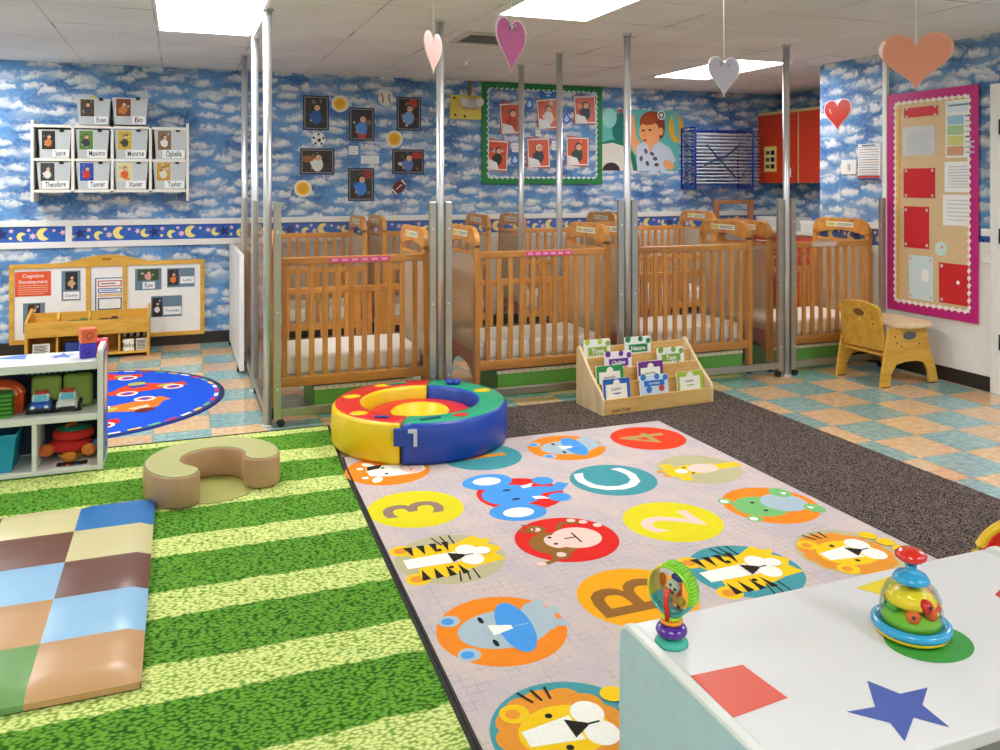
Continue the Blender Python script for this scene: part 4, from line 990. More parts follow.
for k in range(5):
    b = B(); x = sx0 + wcol * (k + .35) + .02 if k < 4 else sx1 - .1; b.tube([(x, BACK_Y - .008, zb - .03), (x, BACK_Y - .05, zb - .04), (x, BACK_Y - .06, zb - .065), (x, BACK_Y - .035, zb - .075)], .005, M((180, 170, 160), .3, .6), 6); b.done('coat_hook', t)
TUBM = M((192, 197, 198), .35, var=.03)
def make_tub(name_, u0, v0, u1, v1, ph, lab, yf):
    a = on_y(u0, v1, yf); c = on_y(u1, v0, yf); w_, h_ = c.x - a.x, c.z - a.z; mx = (a.x + c.x) / 2; dp = .235
    t = thing('name_tub', (mx, yf + dp / 2, a.z), lab, 'tub', 'grey name tubs')
    b = B(); k = .88
    lo = [(mx - w_ / 2 * k, yf + .012), (mx + w_ / 2 * k, yf + .012), (mx + w_ / 2 * k, yf + dp - .01), (mx - w_ / 2 * k, yf + dp - .01)]; hi = [(mx - w_ / 2, yf), (mx + w_ / 2, yf), (mx + w_ / 2, yf + dp), (mx - w_ / 2, yf + dp)]
    z_ = a.z; L = [b.v((x, y, z_)) for x, y in lo]; Hh = [b.v((x, y, z_ + h_)) for x, y in hi]; b.face(L, TUBM)
    ins = [b.v((mx + (x - mx) * .95, yf + dp / 2 + (y - yf - dp / 2) * .95, z_ + h_)) for x, y in hi]; bot = [b.v((mx + (x - mx) * .95, yf + dp / 2 + (y - yf - dp / 2) * .93, z_ + .008)) for x, y in lo]
    for i in range(4):
        j = (i + 1) % 4; b.face([L[i], L[j], Hh[j], Hh[i]], TUBM); b.face([Hh[i], Hh[j], ins[j], ins[i]], TUBM); b.face([ins[i], ins[j], bot[j], bot[i]], TUBM)
    b.face(list(reversed(bot)), TUBM); b.done('tub_body', t)
    nv = Vector((0, -h_, -.012)).normalized(); vv = Vector((0, -.012, h_)).normalized()
    def fa(lift): return Art(bb, (mx - w_ / 2, yf + .0115, z_), XU, vv, lift, .0005)
    bb = B(); A = fa(.0015); A.r(w_ * .1, h_ * .3, w_ * .53, h_ * .97, PAPER); child_photo(A, w_ * .11, h_ * .31, w_ * .52, h_ * .96, *ph); bb.done('taped_photo', t)
    bb = B(); A = fa(.0045); lx = .93 - max(.38, .088 * len(name_) + .06); A.r(w_ * lx, h_ * .04, w_ * .93, h_ * .32, PAPER); A.t(name_, w_ * (lx + .93) / 2, h_ * .18, h_ * .27, M((40, 40, 44), .6), .05, .012, min(1, (.93 - lx) * w_ * 1.55 / (h_ * .27 * max(2, len(name_))))); bb.done('name_label', t)
    bb = B(); x = mx + w_ * .22; bb.box(x - .016, x + .016, yf - .006, yf + .004, z_ + h_ - .018, z_ + h_ + .008, BLACK); bb.done('binder_clip', t, bevel=.002)
yv = SF + .012
def ph(bg, cl, **k): return (bg, cl)
make_tub('Evan', 76.5, 99, 110.5, 124.2, ((70, 60, 40), (60, 60, 60)), 'grey tub standing on top of the wall cubby with a yellow item inside', yv)
make_tub('Bo', 112, 98.5, 148, 124.2, ((120, 60, 30), (200, 120, 50)), 'grey tub standing on top of the wall cubby, nearer the poles', yv)
zs = zmid + th / 2
R1 = [('Jayce', 38, 71), ('Maximo', 75.5, 109), ('Monroe', 114, 148), ('Ophelia', 154, 187)]
R2 = [('Theodore', 36.5, 71), ('Tanner', 76, 110), ('Xavier', 114, 148), ('Taylor', 153, 186.5)]
P1 = [((40, 36, 30), (200, 120, 60)), ((90, 130, 50), (40, 50, 60)), ((200, 170, 60), (60, 60, 50)), ((130, 100, 70), (226, 216, 206))]
P2 = [((60, 60, 60), (214, 214, 210)), ((40, 70, 160), (190, 50, 50)), ((220, 206, 150), (220, 90, 40)), ((200, 150, 40), (220, 214, 204))]
for row, pp, vt, zz, rl in ((R1, P1, 130, zmid + th / 2, 'upper'), (R2, P2, 162, zb + th / 2, 'lower')):
    for i, (n, u0, u1) in enumerate(row):
        zt2 = on_y(60, vt, yv).z
        vbot = HOR + (EYE_Z - zz - .001) * FOC / (on_y((u0 + u1) / 2, 150, yv).x * _s + yv * _c)
        make_tub(n, u0, vt, u1, vbot, pp[i], 'grey name tub in %s row of wall cubby, %s from the pole end' % (rl, ('fourth', 'third', 'second', 'first')[i]), yv)
b = B(); g = on_y(82, 97, yv); b.X = Matrix.Translation((g.x + .03, yv + .08, g.z - .14)) @ Matrix.Rotation(.5, 4, 'Y'); b.box(-.05, .05, -.02, .02, 0, .16, M((220, 210, 60), .6)); tag(b.done('yellow_toy', bevel=.01), 'yellow item poking out of the tub on the cubby', 'toy')

# three part white board standing on the wall -----------------------------------------------
WBY = 7.775
p = on_y(9, 345.5, WBY - .02); q = on_y(204.5, 259, WBY - .02); wx0, wx1, wz0, wz1 = p.x, q.x, p.z, q.z
t = thing('wooden_display_board', ((wx0 + wx1) / 2, WBY, wz0), 'three part white board in a wooden frame with a curved crest', 'display board')
b = B(); f = .035
xs = [wx0, on_y(88.5, 300, WBY).x, on_y(125, 300, WBY).x, wx1]
b.box(wx0 + .01, wx1 - .01, WBY - .008, WBY - .001, wz0 + .02, wz1 - .02, M((240, 238, 234), .35)); b.done('white_surface', t)
b = B(); b.box(wx0, wx0 + f, WBY - .022, WBY - .0085, wz0, wz1, GOLD); b.box(wx1 - f, wx1, WBY - .022, WBY - .0085, wz0, wz1, GOLD); b.box(wx0 + f, wx1 - f, WBY - .022, WBY - .0085, wz0, wz0 + f, GOLD)
b.done('frame', t, bevel=.003)
for x in xs[1:3]: b = B(); b.box(x - f / 2, x + f / 2, WBY - .024, WBY - .0085, wz0 + f + .0005, wz1 - f, GOLD); b.done('mullion', t, bevel=.003)
b = B(); pts = [(wx0 + f, wz1 - f), (wx1 - f, wz1 - f), (wx1 - f, wz1)]
mx = (xs[1] + xs[2]) / 2
for k in range(25):
    q_ = 1 - k / 24; x = mx - .36 + .72 * q_; pts.append((x, wz1 + .062 * (math.sin(PI * q_) ** 1.6)))
pts.append((wx0 + f, wz1)); b.prism(pts, 1, WBY - .022, WBY - .0085, GOLD)
A = Art(b, (mx, WBY - .022, wz1 + .025), XU, ZU); A.r(-.035, -.008, .035, .008, M((150, 96, 24), .5)); b.done('crest', t)
WP = WBY - .0085
SLATE = M((104, 128, 146), .6)
def ora(A, w_, h_):
    A.t('Cognitive', w_ * .5, h_ * .82, h_ * .2, PAPER, 0, .006); A.t('Development', w_ * .5, h_ * .58, h_ * .19, PAPER, 0, .006)
    for k in range(5): A.r(w_ * .08, h_ * (.42 - k * .085), w_ * (.92 - .1 * (k == 4)), h_ * (.45 - k * .085), M((240, 170, 140), .6))
card('orange_sheet', 15, 271, 51, 297, 'back', ora, 'orange sheet lettered Cognitive Development on the white board', 'sign', None, M((226, 84, 40), .5), .002, WP)
def slate(txt, pb, lb, pc):
    def f_(A, w_, h_):
        child_photo(A, w_ * pb[0], h_ * pb[1], w_ * pb[2], h_ * pb[3], *pc); A.r(w_ * lb[0], h_ * lb[1], w_ * lb[2], h_ * lb[3], PAPER)
        A.t(txt, w_ * (lb[0] + lb[2]) / 2, h_ * (lb[1] + lb[3]) / 2, min(h_ * (lb[3] - lb[1]) * .8, w_ * (lb[2] - lb[0]) / len(txt) * 1.5), M((50, 60, 90), .6), 0, .003)
    return f_
G2 = 'slate cards with snapshots on the white board'
card('slate_card', 61.5, 270.5, 80.5, 301, 'back', slate('Danny', (.2, .36, .85, .96), (.1, .05, .95, .3), ((40, 36, 40), (196, 160, 110))), 'upright slate card with snapshot beside the orange sheet', 'card', G2, SLATE, .002, WP)
card('slate_card', 23, 302.5, 45, 333.5, 'back', slate('Finn', (.22, .34, .78, .96), (.1, .03, .95, .24), ((60, 40, 30), (214, 190, 160))), 'upright slate card with snapshot under the orange sheet', 'card', G2, SLATE, .002, WP)
card('slate_card', 135, 268, 161.5, 290.5, 'back', slate('Eye', (.1, .44, .9, .96), (.28, .06, .75, .38), ((60, 80, 40), (226, 150, 150))), 'slate card with wide snapshot above its white label', 'card', G2, SLATE, .002, WP)
card('slate_card', 167, 267.5, 194.5, 287.5, 'back', slate('Layla', (.04, .1, .42, .94), (.48, .18, .98, .55), ((50, 36, 30), (226, 120, 50))), 'slate card with upright snapshot in the top corner of the board', 'card', G2, SLATE, .002, WP)
card('slate_card', 151, 295, 182, 317.5, 'back', slate('Truman', (.04, .04, .36, .92), (.4, .1, .98, .48), ((30, 30, 34), (220, 220, 220))), 'slate card lowest on the board, snapshot beside a label', 'card', G2, SLATE, .002, WP)
def mid_sheet(A, w_, h_):
    A.r(w_ * .05, h_ * .03, w_ * .95, h_ * .97, PAPER)
    for y0, y1, c in ((.74, .92, (196, 60, 50)), (.56, .7, (60, 100, 160)), (.46, .53, (220, 170, 90)), (.08, .42, (60, 66, 76))): A.r(w_ * .1, h_ * y0, w_ * .92, h_ * y1, M(c, .6)); A.r(w_ * .14, h_ * (y0 + .03), w_ * .88, h_ * (y1 - .03), PAPER)
    A.r(w_ * .2, h_ * .81, w_ * .7, h_ * .85, M((160, 120, 120), .6)); A.r(w_ * .2, h_ * .62, w_ * .75, h_ * .65, M((120, 140, 170), .6))
card('notice_sheet', 95, 277, 124, 313, 'back', mid_sheet, 'white notice with coloured boxes in the middle of the board', 'sign', None, M((90, 116, 136), .6), .002, WP)

# ================================================================== ALCOVE: RED CUPBOARDS
RED = M((206, 58, 24), .3, var=.04); EDGE = M((214, 190, 130), .5)
cxf = 6.07
t = thing('red_wall_cupboard', (6.2, 7.1, 1.4), 'red wall cupboard hung at the end of the drying rack', 'cupboard')
b = B(); b.box(cxf + .02, ALC_X - .001, 5.9, 7.79, 1.4, 2.165, EDGE); b.done('body', t)
b = B(); b.box(cxf + .0, cxf + .0195, 5.9, 7.79, 2.15, 2.18, EDGE); b.done('top_edge', t)
for i, (ya, yb) in enumerate(((7.165, 7.785), (6.50, 7.125), (5.905, 6.46))):
    b = B(); b.box(cxf, cxf + .0195, ya, yb, 1.405, 2.148, RED); d = b.done('door', t, bevel=.003)
    yh = ya + .05
    b = B(); b.tube([(cxf - .001, yh, 1.46), (cxf - .03, yh, 1.47), (cxf - .03, yh, 1.55), (cxf - .001, yh, 1.56)], .007, WHITE, 8); b.done('handle', d)
def yellow_sign(A, w_, h_):
    A.r(w_ * .08, h_ * .05, w_ * .92, h_ * .95, M((236, 220, 150), .5))
    for k in range(3): A.r(w_ * .15, h_ * (.68 - .27 * k), w_ * .45, h_ * (.82 - .27 * k), M((90, 70, 40), .6)); A.r(w_ * .55, h_ * (.66 - .27 * k), w_ * .85, h_ * (.84 - .27 * k), BLACK)
card('yellow_notice', 764, 146, 776.5, 172, 'right', yellow_sign, 'yellow notice with dark pictures on the red cupboard door', 'sign', None, M((232, 206, 90), .5), .002, cxf)
bxf = 5.88
t = thing('red_base_cabinet', (6.1, 6.8, 0), 'red base cabinet under the red wall cupboard behind the cribs', 'cabinet')
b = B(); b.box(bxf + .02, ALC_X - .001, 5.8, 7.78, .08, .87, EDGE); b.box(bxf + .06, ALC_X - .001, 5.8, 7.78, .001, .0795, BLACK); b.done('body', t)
for ya, yb in ((7.2, 7.74), (6.62, 7.17), (6.04, 6.59)):
    b = B(); b.box(bxf, bxf + .0195, ya, yb, .1, .66, RED); d = b.done('door', t, bevel=.003); b = B(); yh = ya + .06; b.tube([(bxf - .001, yh, .5), (bxf - .03, yh, .51), (bxf - .03, yh, .61), (bxf - .001, yh, .62)], .007, WHITE, 8); b.done('handle', d)
    b = B(); b.box(bxf, bxf + .0195, ya, yb, .68, .85, RED); d = b.done('drawer', t, bevel=.003); b = B(); ym = (ya + yb) / 2; b.tube([(bxf - .001, ym - .07, .78), (bxf - .03, ym - .06, .78), (bxf - .03, ym + .06, .78), (bxf - .001, ym + .07, .78)], .007, WHITE, 8); b.done('handle', d)
b = B(); b.box(bxf - .02, ALC_X - .001, 5.78, 7.785, .8705, .905, M((226, 220, 206), .4)); tag(b.done('worktop', bevel=.004), 'pale worktop on the red base cabinet', 'worktop')
for ya, yb, h_, lab in ((7.0, 7.6, .13, 'long white box on the worktop nearest the back wall'), (6.35, 6.9, .11, 'white box on the worktop under the red cupboard door')):
    b = B(); b.box(bxf + .02, bxf + .24, ya, yb, .906, .906 + h_, WHITE); t = tag(b.done('white_box', bevel=.005), lab, 'box'); b = B(); b.box(bxf + .015, bxf + .245, ya - .005, yb + .005, .906 + h_ * .72, .906 + h_ + .004, M((244, 242, 238), .4)); b.done('lid', t)
# wooden back of a rocking chair behind the cribs
t = thing('wooden_rocking_chair', (5.55, 7.2, 0), 'brown wooden rocking chair back rising behind the cribs at the wall corner', 'chair')
BRW = wood((150, 88, 40), (182, 116, 60), .4, 2, 'brown_chair_wood')
for x in (5.30, 5.74):
    b = B(); b.box(x, x + .05, 7.5, 7.55, .06, 1.22, BRW); b.done('back_post', t, bevel=.006); b = B(); b.box(x, x + .05, 7.0, 7.05, .06, .42, BRW); b.done('front_leg', t, bevel=.006)
    b = B(); b.tube([(x + .025, 6.9, .06), (x + .025, 7.05, .035), (x + .025, 7.3, .022), (x + .025, 7.5, .035), (x + .025, 7.66, .07)], .02, BRW, 8); b.done('rocker', t)
for z in (1.175, .98, .62): b = B(); b.box(5.351, 5.739, 7.51, 7.54, z, z + .045, BRW); b.done('back_rail', t, bevel=.006)
b = B(); b.box(5.30, 5.79, 7.0, 7.495, .421, .455, BRW); b.done('seat', t, bevel=.008)

# ================================================================== RIGHT WALL
a = on_x(890, 308, RIGHT_X); c = on_x(981, 84, RIGHT_X); y1, y0, z0, z1 = a.y, c.y, a.z, c.z
t = thing('notice_board', (RIGHT_X, (y0 + y1) / 2, z0), 'tan notice board with a scalloped magenta border by the doorway', 'notice board')
b = B(); b.box(RIGHT_X - .02, RIGHT_X - .0085, y0 + .01, y1 - .01, z0 + .01, z1 - .01, M((214, 186, 142), .7, var=.08)); b.done('board', t)
b = B(); scallop_frame(b, y0, y1, z0, z1, .052, 'right', M((190, 20, 118), .5), RIGHT_X - .0203, .016, .05, .006); b.done('scalloped_border', t)
b = B(); scallop_frame(b, y0 + .05, y1 - .05, z0 + .05, z1 - .05, .02, 'right', M((240, 236, 230), .6), RIGHT_X - .0202, .018, .05, .003); b.done('white_scallop', t)
b = B(); yl = on_x(902, 200, RIGHT_X).y; b.box(RIGHT_X - .024, RIGHT_X - .0205, yl - .0, yl + .03, z0 + .09, z1 - .1, M((226, 176, 90), .6)); b.done('orange_strip', t)
NP = RIGHT_X - .0205
def pins(A, w_, h_):
    for q in ((.08, .08), (.92, .08), (.08, .92), (.92, .92)): A.c(w_ * q[0], h_ * q[1], .012, M((200, 190, 186), .4), 10)
REDP = M((206, 34, 44), .4); LBL = M((206, 224, 230), .5)
def cols(A, w_, h_):
    A.r(w_ * .05, h_ * .8, w_ * .95, h_ * .97, M((214, 230, 236), .6)); A.r(w_ * .1, h_ * .9, w_ * .8, h_ * .93, M((90, 130, 160), .6))
    for k, c_ in enumerate(((150, 190, 214), (160, 196, 140), (206, 206, 120), (206, 150, 110))): A.r(w_ * .06, h_ * (.58 - k * .18), w_ * .6, h_ * (.74 - k * .18), M(c_, .6))
    for k in range(8): A.r(w_ * .66, h_ * (.7 - k * .09), w_ * .95, h_ * (.73 - k * .09), M((90, 110, 150) if k % 4 == 0 else (180, 190, 196), .6))
RP = [(904, 105, 938, 118, pins, REDP, 'narrow red sheet at the top of the tan notice board'), (903, 125, 935, 156, lines(9, (190, 196, 198)), M((206, 210, 212), .5), 'grey sheet under the narrow red sheet'), (903.5, 168, 935, 197.5, pins, REDP, 'red pinned sheet in the middle of the tan notice board'),
      (904, 207, 929, 247, pins, REDP, 'tall red pinned sheet under the other red sheet'), (909, 257, 933, 298, lambda A, w_, h_: (pins(A, w_, h_), A.r(w_ * .55, h_ * .42, w_ * .82, h_ * .7, PAPER)), LBL, 'pale blue sheet low on the tan notice board'), (939, 266, 974.5, 302, lambda A, w_, h_: (pins(A, w_, h_), A.c(w_ * .55, h_ * .55, .014, PAPER, 10)), REDP, 'wide red pinned sheet in the lower corner of the notice board'),
      (945.5, 98, 976.5, 158, cols, PAPER, 'white chart with four colour bands on the notice board'), (944.5, 161, 976, 192, lines(8, (200, 202, 206)), PAPER, 'white sheet under the colour band chart'), (943, 195, 975, 225, lines(6, (206, 206, 210)), PAPER, 'white sheet second below the colour band chart')]
for u0, v0, u1, v1, f_, m_, lab in RP: card('pinned_sheet', u0, v0, u1, v1, 'right', f_, lab, 'paper', 'sheets on the tan notice board', m_, .002, NP)
p = on_x(941, 249, NP); b = B(); b.tube([(NP - .0006, p.y, p.z), (NP - .003, p.y, p.z)], .05, M((196, 224, 216), .5), 24); A = Art(b, (NP - .003, p.y, p.z), (0, -1, 0), ZU); A.c(.01, .015, .012, M((214, 150, 120), .5), 10); tag(b.done('round_card'), 'small round pale green card on the tan notice board', 'card')
# switch, clip of papers, red heart
a = on_x(842, 174.5, RIGHT_X); c = on_x(857, 159.5, RIGHT_X); t = thing('light_switch', (RIGHT_X, (a.y + c.y) / 2, a.z), 'white light switch plate on the cloud wallpaper', 'light switch')
b = B(); b.box(RIGHT_X - .008, RIGHT_X - .0006, c.y, a.y, a.z, c.z, WHITE); b.done('plate', t, bevel=.002); b = B(); ym = (a.y + c.y) / 2; b.box(RIGHT_X - .016, RIGHT_X - .0085, ym - .012, ym + .012, (a.z + c.z) / 2 - .025, (a.z + c.z) / 2 + .025, M((210, 208, 204), .4)); b.done('rocker', t, bevel=.002)
def sheet(A, w_, h_):
    for k in range(12): A.r(w_ * .06, h_ * (.9 - k * .07), w_ * .94, h_ * (.915 - k * .07), M(((150, 156, 170), (90, 90, 100), (190, 110, 90), (110, 140, 180))[k % 4], .6))
    A.r(0, h_ * .06, w_, h_ * .12, M((190, 60, 40), .5)); A.r(0, 0, w_, h_ * .05, M((40, 80, 140), .5)); A.r(w_ * .2, h_ * .94, w_ * .8, h_ * .97, M((60, 80, 90), .6))
card('paper_stack', 858, 143, 880, 180, 'right', sheet, 'stack of printed sheets hung beside the light switch', 'papers', None, None, .02)
def heart_pts(w_, h_, n=48):
    pts = []
    for i in range(n):
        t_ = 2 * PI * i / n; x = 16 * math.sin(t_) ** 3; y = 13 * math.cos(t_) - 5 * math.cos(2 * t_) - 2 * math.cos(3 * t_) - math.cos(4 * t_); pts.append((x / 32 * w_, (y + 17) / 29 * h_))
    return pts
yh, zh = 5.49, 1.825
b = B(); b.prism([(yh + x, zh + z) for x, z in heart_pts(.31, .265)], 0, RIGHT_X - .006, RIGHT_X - .0006, M((240, 226, 220), .5))
b.prism([(yh + x, zh + .008 + z) for x, z in heart_pts(.295, .252)], 0, RIGHT_X - .0075, RIGHT_X - .0061, M((178, 40, 22), .35)); A = Art(b, (RIGHT_X - .0075, yh, zh), (0, -1, 0), ZU); A.stroke([(-.09, .19), (-.07, .15)], .008, M((244, 200, 190), .4))
tag(b.done('paper_heart'), 'glossy red heart stuck on the cloud wallpaper above the light switch', 'heart')
HC = [('pink', 433, 32, 75, 4.0, .21, 1.15, (236, 184, 170), (236, 214, 206), 'small pale pink heart hanging edge-on beside a pole'), ('mag', 511, 17, 73, 3.0, .205, 1.0, (222, 84, 160), (244, 214, 232), 'magenta heart with a white rim hanging on a string'),
      ('lil', 724, 56, 97, 3.9, .175, .62, (206, 196, 214), (238, 234, 240), 'shiny lilac heart hanging before the ceiling panel'), ('sal', 916, 33, 90, 2.9, .235, .05, (240, 158, 136), (240, 166, 144), 'largest salmon heart hanging in front of the notice board')]
for n_, u, v0, v1, d_, w_, rot, c1, c2, lab in HC:
    r = _ray(u, v1); P_ = Vector((r[0] * d_, r[1] * d_, EYE_Z + r[2] * d_)); r0 = _ray(u, v0); h_ = (EYE_Z + r0[2] * d_) - P_.z
    t = thing('hanging_heart', P_, lab, 'heart', 'paper hearts hung from the ceiling')
    X = Matrix.Translation(P_) @ Matrix.Rotation(-YAW - math.atan((u - 500) / FOC) + rot, 4, 'Z')
    b = B(); b.X = X; b.prism(heart_pts(w_, h_), 1, -.0015, .0015, M(c2, .35, coat=.3))
    for sg in (-1, 1): b.prism([(x, z + h_ * .03) for x, z in heart_pts(w_ * .9, h_ * .92)], 1, sg * .0016, sg * .0024, M(c1, .35 if n_ != 'sal' else .7, var=.12 if n_ != 'sal' else .04, scale=9, coat=.4 if n_ != 'sal' else 0.0))
    b.done('heart', t)
    b = B(); b.X = X; zn = h_ * .80; b.cyl((0, 0, zn), (0, 0, CEIL - P_.z - .001), .0028, WHITE, 8); b.done('string', t)
    b = B(); b.X = X; b.tube([(0, -.004, zn), (.02, -.008, zn + .015), (.025, -.006, zn - .01), (0, -.004, zn), (-.02, -.008, zn + .012), (-.022, -.006, zn - .012), (0, -.004, zn)], .0022, WHITE, 6); b.done('bow', t) if n_ == 'mag' or n_ == 'lil' else b.bm.free()

# ================================================================== GOLDEN TODDLER CHAIR WITH TRAY
t = thing('toddler_chair', (4.72, 4.65, 0), 'golden plywood toddler chair with side panels and a pale tray by the wall', 'chair')
def side_panel(y):
    pts = [(4.455, .001), (4.545, .001), (4.555, .09), (4.60, .15), (4.68, .165), (4.78, .165), (4.85, .15), (4.885, .09), (4.90, .001), (4.985, .001), (4.955, .12), (4.905, .24), (4.875, .40), (4.53, .40), (4.51, .30), (4.49, .2), (4.47, .1)]
    b = B(); b.prism(pts, 1, y, y + .02, GOLD); s_ = b.done('side_panel', t, bevel=.005, seg=3)
    b = B(); A = Art(b, (4.715, y, .345), XU, ZU); A.e(0, 0, .06, .028, M((92, 92, 104), .4))
    b.done('hand_hole', s_)
    b = B()
    for q in ((4.60, .30), (4.64, .275), (4.585, .345), (4.80, .285)): b.cyl((q[0], y - .0005, q[1]), (q[0], y - .003, q[1]), .006, BLACK, 8)
    b.done('bolts', s_)
    for x in (4.47, 4.90): 
        b = B(); b.box(x, x + .07, y - .002, y + .022, .0, .006, BLACK); b.done('foot_pad', s_)
side_panel(4.42); side_panel(4.83)
b = B(); b.X = Matrix.Translation((4.52, 0, .30)) @ Matrix.Rotation(-.16, 4, 'Y')
# curved-topped backrest board between the side panels
n = 16; top = [(4.445 + .38 * k / n, .235 + .045 * math.sin(PI * k / n) ** .6) for k in range(n + 1)]
b.prism([(4.445, -.06)] + top[::1] + [(4.825, -.06)], 0, -.012, .006, GOLD); bk = b.done('backrest', t, bevel=.005, seg=3)
b = B(); b.X = Matrix.Translation((4.52, 0, .30)) @ Matrix.Rotation(-.16, 4, 'Y'); A = Art(b, (-.0125, 4.64, .195), (0, -1, 0), ZU); A.e(0, 0, .05, .026, M((126, 88, 40), .5)); A.c(.0, -.05, .011, M((232, 206, 150), .5), 10); A.c(.12, -.03, .009, M((150, 104, 40), .5), 10); A.c(.12, -.07, .009, M((150, 104, 40), .5), 10); b.done('hand_hole', bk)
b = B(); b.box(4.535, 4.80, 4.4405, 4.8295, .20, .218, GOLD); b.done('seat', t, bevel=.004)
b = B(); b.prism([(4.60 + .0 + q[0] * 1.0, q[1]) for q in rrect(-.03, .36, 4.36, 4.92, .15, 8)], 2, .402, .428, PLYV); b.done('tray', t, bevel=.008, seg=3)

# ================================================================== BOOK DISPLAY
X0, X1, YF, YB = 2.345, 3.165, 4.49, 4.81; zb0 = .0075
t = thing('book_display', ((X0 + X1) / 2, 4.68, zb0), 'light wooden four tier book display on the dark carpet', 'book display')
prof = [(YF, zb0), (YF, .105), (YF + .012, .125)] + [(YF + .025 + .25 * k / 6, .14 + .225 * k / 6 - .012 * math.sin(PI * k / 6)) for k in range(7)] + [(YB - .03, .375), (YB - .008, .37), (YB, .35), (YB, zb0)]
for x in (X0, X1 - .018): b = B(); b.prism(prof, 0, x, x + .018, PLYV); b.done('side_panel', t, bevel=.003)
xi0, xi1 = X0 + .0185, X1 - .0185
tier = [(YF + .002, zb0, .10), (YF + .072, .06, .178), (YF + .142, .10, .246), (YF + .222, .14, .308)]
for i, (y, za, zt_) in enumerate(tier):
    b = B(); b.box(xi0, xi1, y, y + .012, za, zt_, PLY); f_ = b.done('front_board' if i == 0 else 'tier_board', t, bevel=.002)
    if i == 0: b = B(); A = Art(b, (X0 + .135, y, .03), XU, ZU); A.t('Jonti-Craft', 0, 0, .03, BLACK, 0, .012); b.done('maker_mark', f_)
    else: b = B(); b.box(xi0, xi1, y - .056, y - .0005, za, za + .008, PLY); b.done('tier_shelf', t)
b = B(); b.box(xi0, xi1, YB - .014, YB - .002, zb0, .355, PLY); b.done('back_board', t); b = B(); b.box(xi0, xi1, YF + .0145, YB - .0145, zb0, zb0 + .01, PLY); b.done('bottom_board', t)
b = B(); b.box(xi0, xi1, tier[3][0] + .0125, YB - .0145, .19, .198, PLY); b.done('tier_shelf', t)
slots = [(tier[0][0] + .014, zb0 + .011), (tier[1][0] + .0135, .1085), (tier[2][0] + .0135, .1485), (tier[3][0] + .0135, .1985)]
slots = [(tier[0][0] + .016, .0685), (tier[1][0] + .016, .1085), (tier[2][0] + .016, .1485), (tier[3][0] + .016, .1985)]
def book(tr, u0, u1, v0, draw, base, lab):
    y, zs = slots[tr]; yt = y + .022
    a = on_y(u0, v0, yt); c = on_y(u1, v0, yt); w_ = c.x - a.x; h_ = a.z - zs; mx = min(max((a.x + c.x) / 2, X0 + .02 + w_ / 2), X1 - .02 - w_ / 2)
    b = B(); b.X = Matrix.Translation((mx, y, zs + .0005)) @ Matrix.Rotation(-math.atan2(.018, h_), 4, 'X'); pts = rrect(-w_ / 2, w_ / 2, 0, h_, .008, 3)
    b.prism(pts, 1, 0, .011, M(base, .4), M((240, 238, 230), .6)); A = Art(b, (-w_ / 2, 0, 0), XU, ZU); draw(A, w_, h_)
    tag(b.done('board_book', loc=(mx, y, zs)), lab, 'book', 'board books in the wooden display')
def cover(txt, band, top, face=(240, 240, 236), deco=None, white=True, low=.2):
    def d(A, w_, h_):
        m = M(band, .4); A.c(w_ * .12, h_ * .94, w_ * .1, M(top, .4)); A.c(w_ * .6, h_ * .93, w_ * .09, M(top, .4)); A.c(w_ * .9, h_ * .86, w_ * .09, m)
        A.r(w_ * .14, h_ * .54, w_ * .86, h_ * .78, m); A.t(txt, w_ * .5, h_ * .655, h_ * .21 * min(1, 4.2 / len(txt) + .15), PAPER, 0, .02)
        A.c(w_ * .75, h_ * .42, w_ * .1, M((200, 70, 60), .4)); A.c(w_ * .3, h_ * .4, w_ * .1, m)
    return d
def cover2(txt, frame):
    def d(A, w_, h_):
        A.r(w_ * .09, h_ * .08, w_ * .88, h_ * .78, M((244, 240, 224), .5)); A.c(w_ * .5, h_ * .8, w_ * .13, M((244, 240, 224), .5)); A.t(txt, w_ * .47, h_ * .58, h_ * .17 * min(1, 5 / len(txt) + .15), M((40, 60, 110), .5), .05, .008); A.e(w_ * .5, h_ * .42, w_ * .16, h_ * .05, M(frame, .5), 0, 16, PI, 2 * PI)
    return d
book(3, 577.5, 604.5, 340, cover('Toys', (140, 170, 50), (180, 200, 60)), (232, 236, 226), 'white Toys board book in the back tier at the pale side panel')
book(3, 624.5, 651, 337.5, cover('Nature', (30, 130, 70), (30, 130, 70)), (232, 238, 232), 'white and green Nature board book in the back tier')
book(2, 603, 630.5, 352, cover('Clothes', (110, 50, 140), (110, 50, 140)), (236, 230, 240), 'white and purple Clothes board book in the second tier from the back')
book(2, 657.5, 684.5, 348.5, cover('Toys', (130, 170, 60), (120, 170, 60)), (232, 236, 230), 'white Toys board book in the second tier from the back')
book(1, 591, 618.5, 366, cover2('Animals', (40, 140, 70)), (40, 146, 70), 'green Animals board book in the third tier')
book(1, 636.5, 662, 362, cover2('Favorites', (50, 120, 190)), (112, 44, 130), 'purple Favorites board book in the third tier')
book(0, 599.5, 627, 379, cover2('Colors', (50, 60, 150)), (30, 96, 180), 'blue Colors board book in the front tier')
book(0, 637.5, 666.5, 376, cover('Emotions', (40, 120, 200), (50, 130, 200), low=.1), (206, 226, 240), 'pale blue Emotions board book in the front tier')
book(0, 676, 702.5, 372.5, cover2('Friends', (150, 180, 40)), (166, 196, 46), 'lime Friends board book in the front tier')

cen = Vector((2.77, 4.66, 0)); RZ5 = Matrix.Rotation(.055, 4, 'Z')      # the display stands slightly askew
for o in [t] + [o for o in COL.objects if o.name.startswith('board_book')]:
    o.location = cen + (RZ5 @ (o.location - cen)); o.rotation_euler = (0, 0, .055)

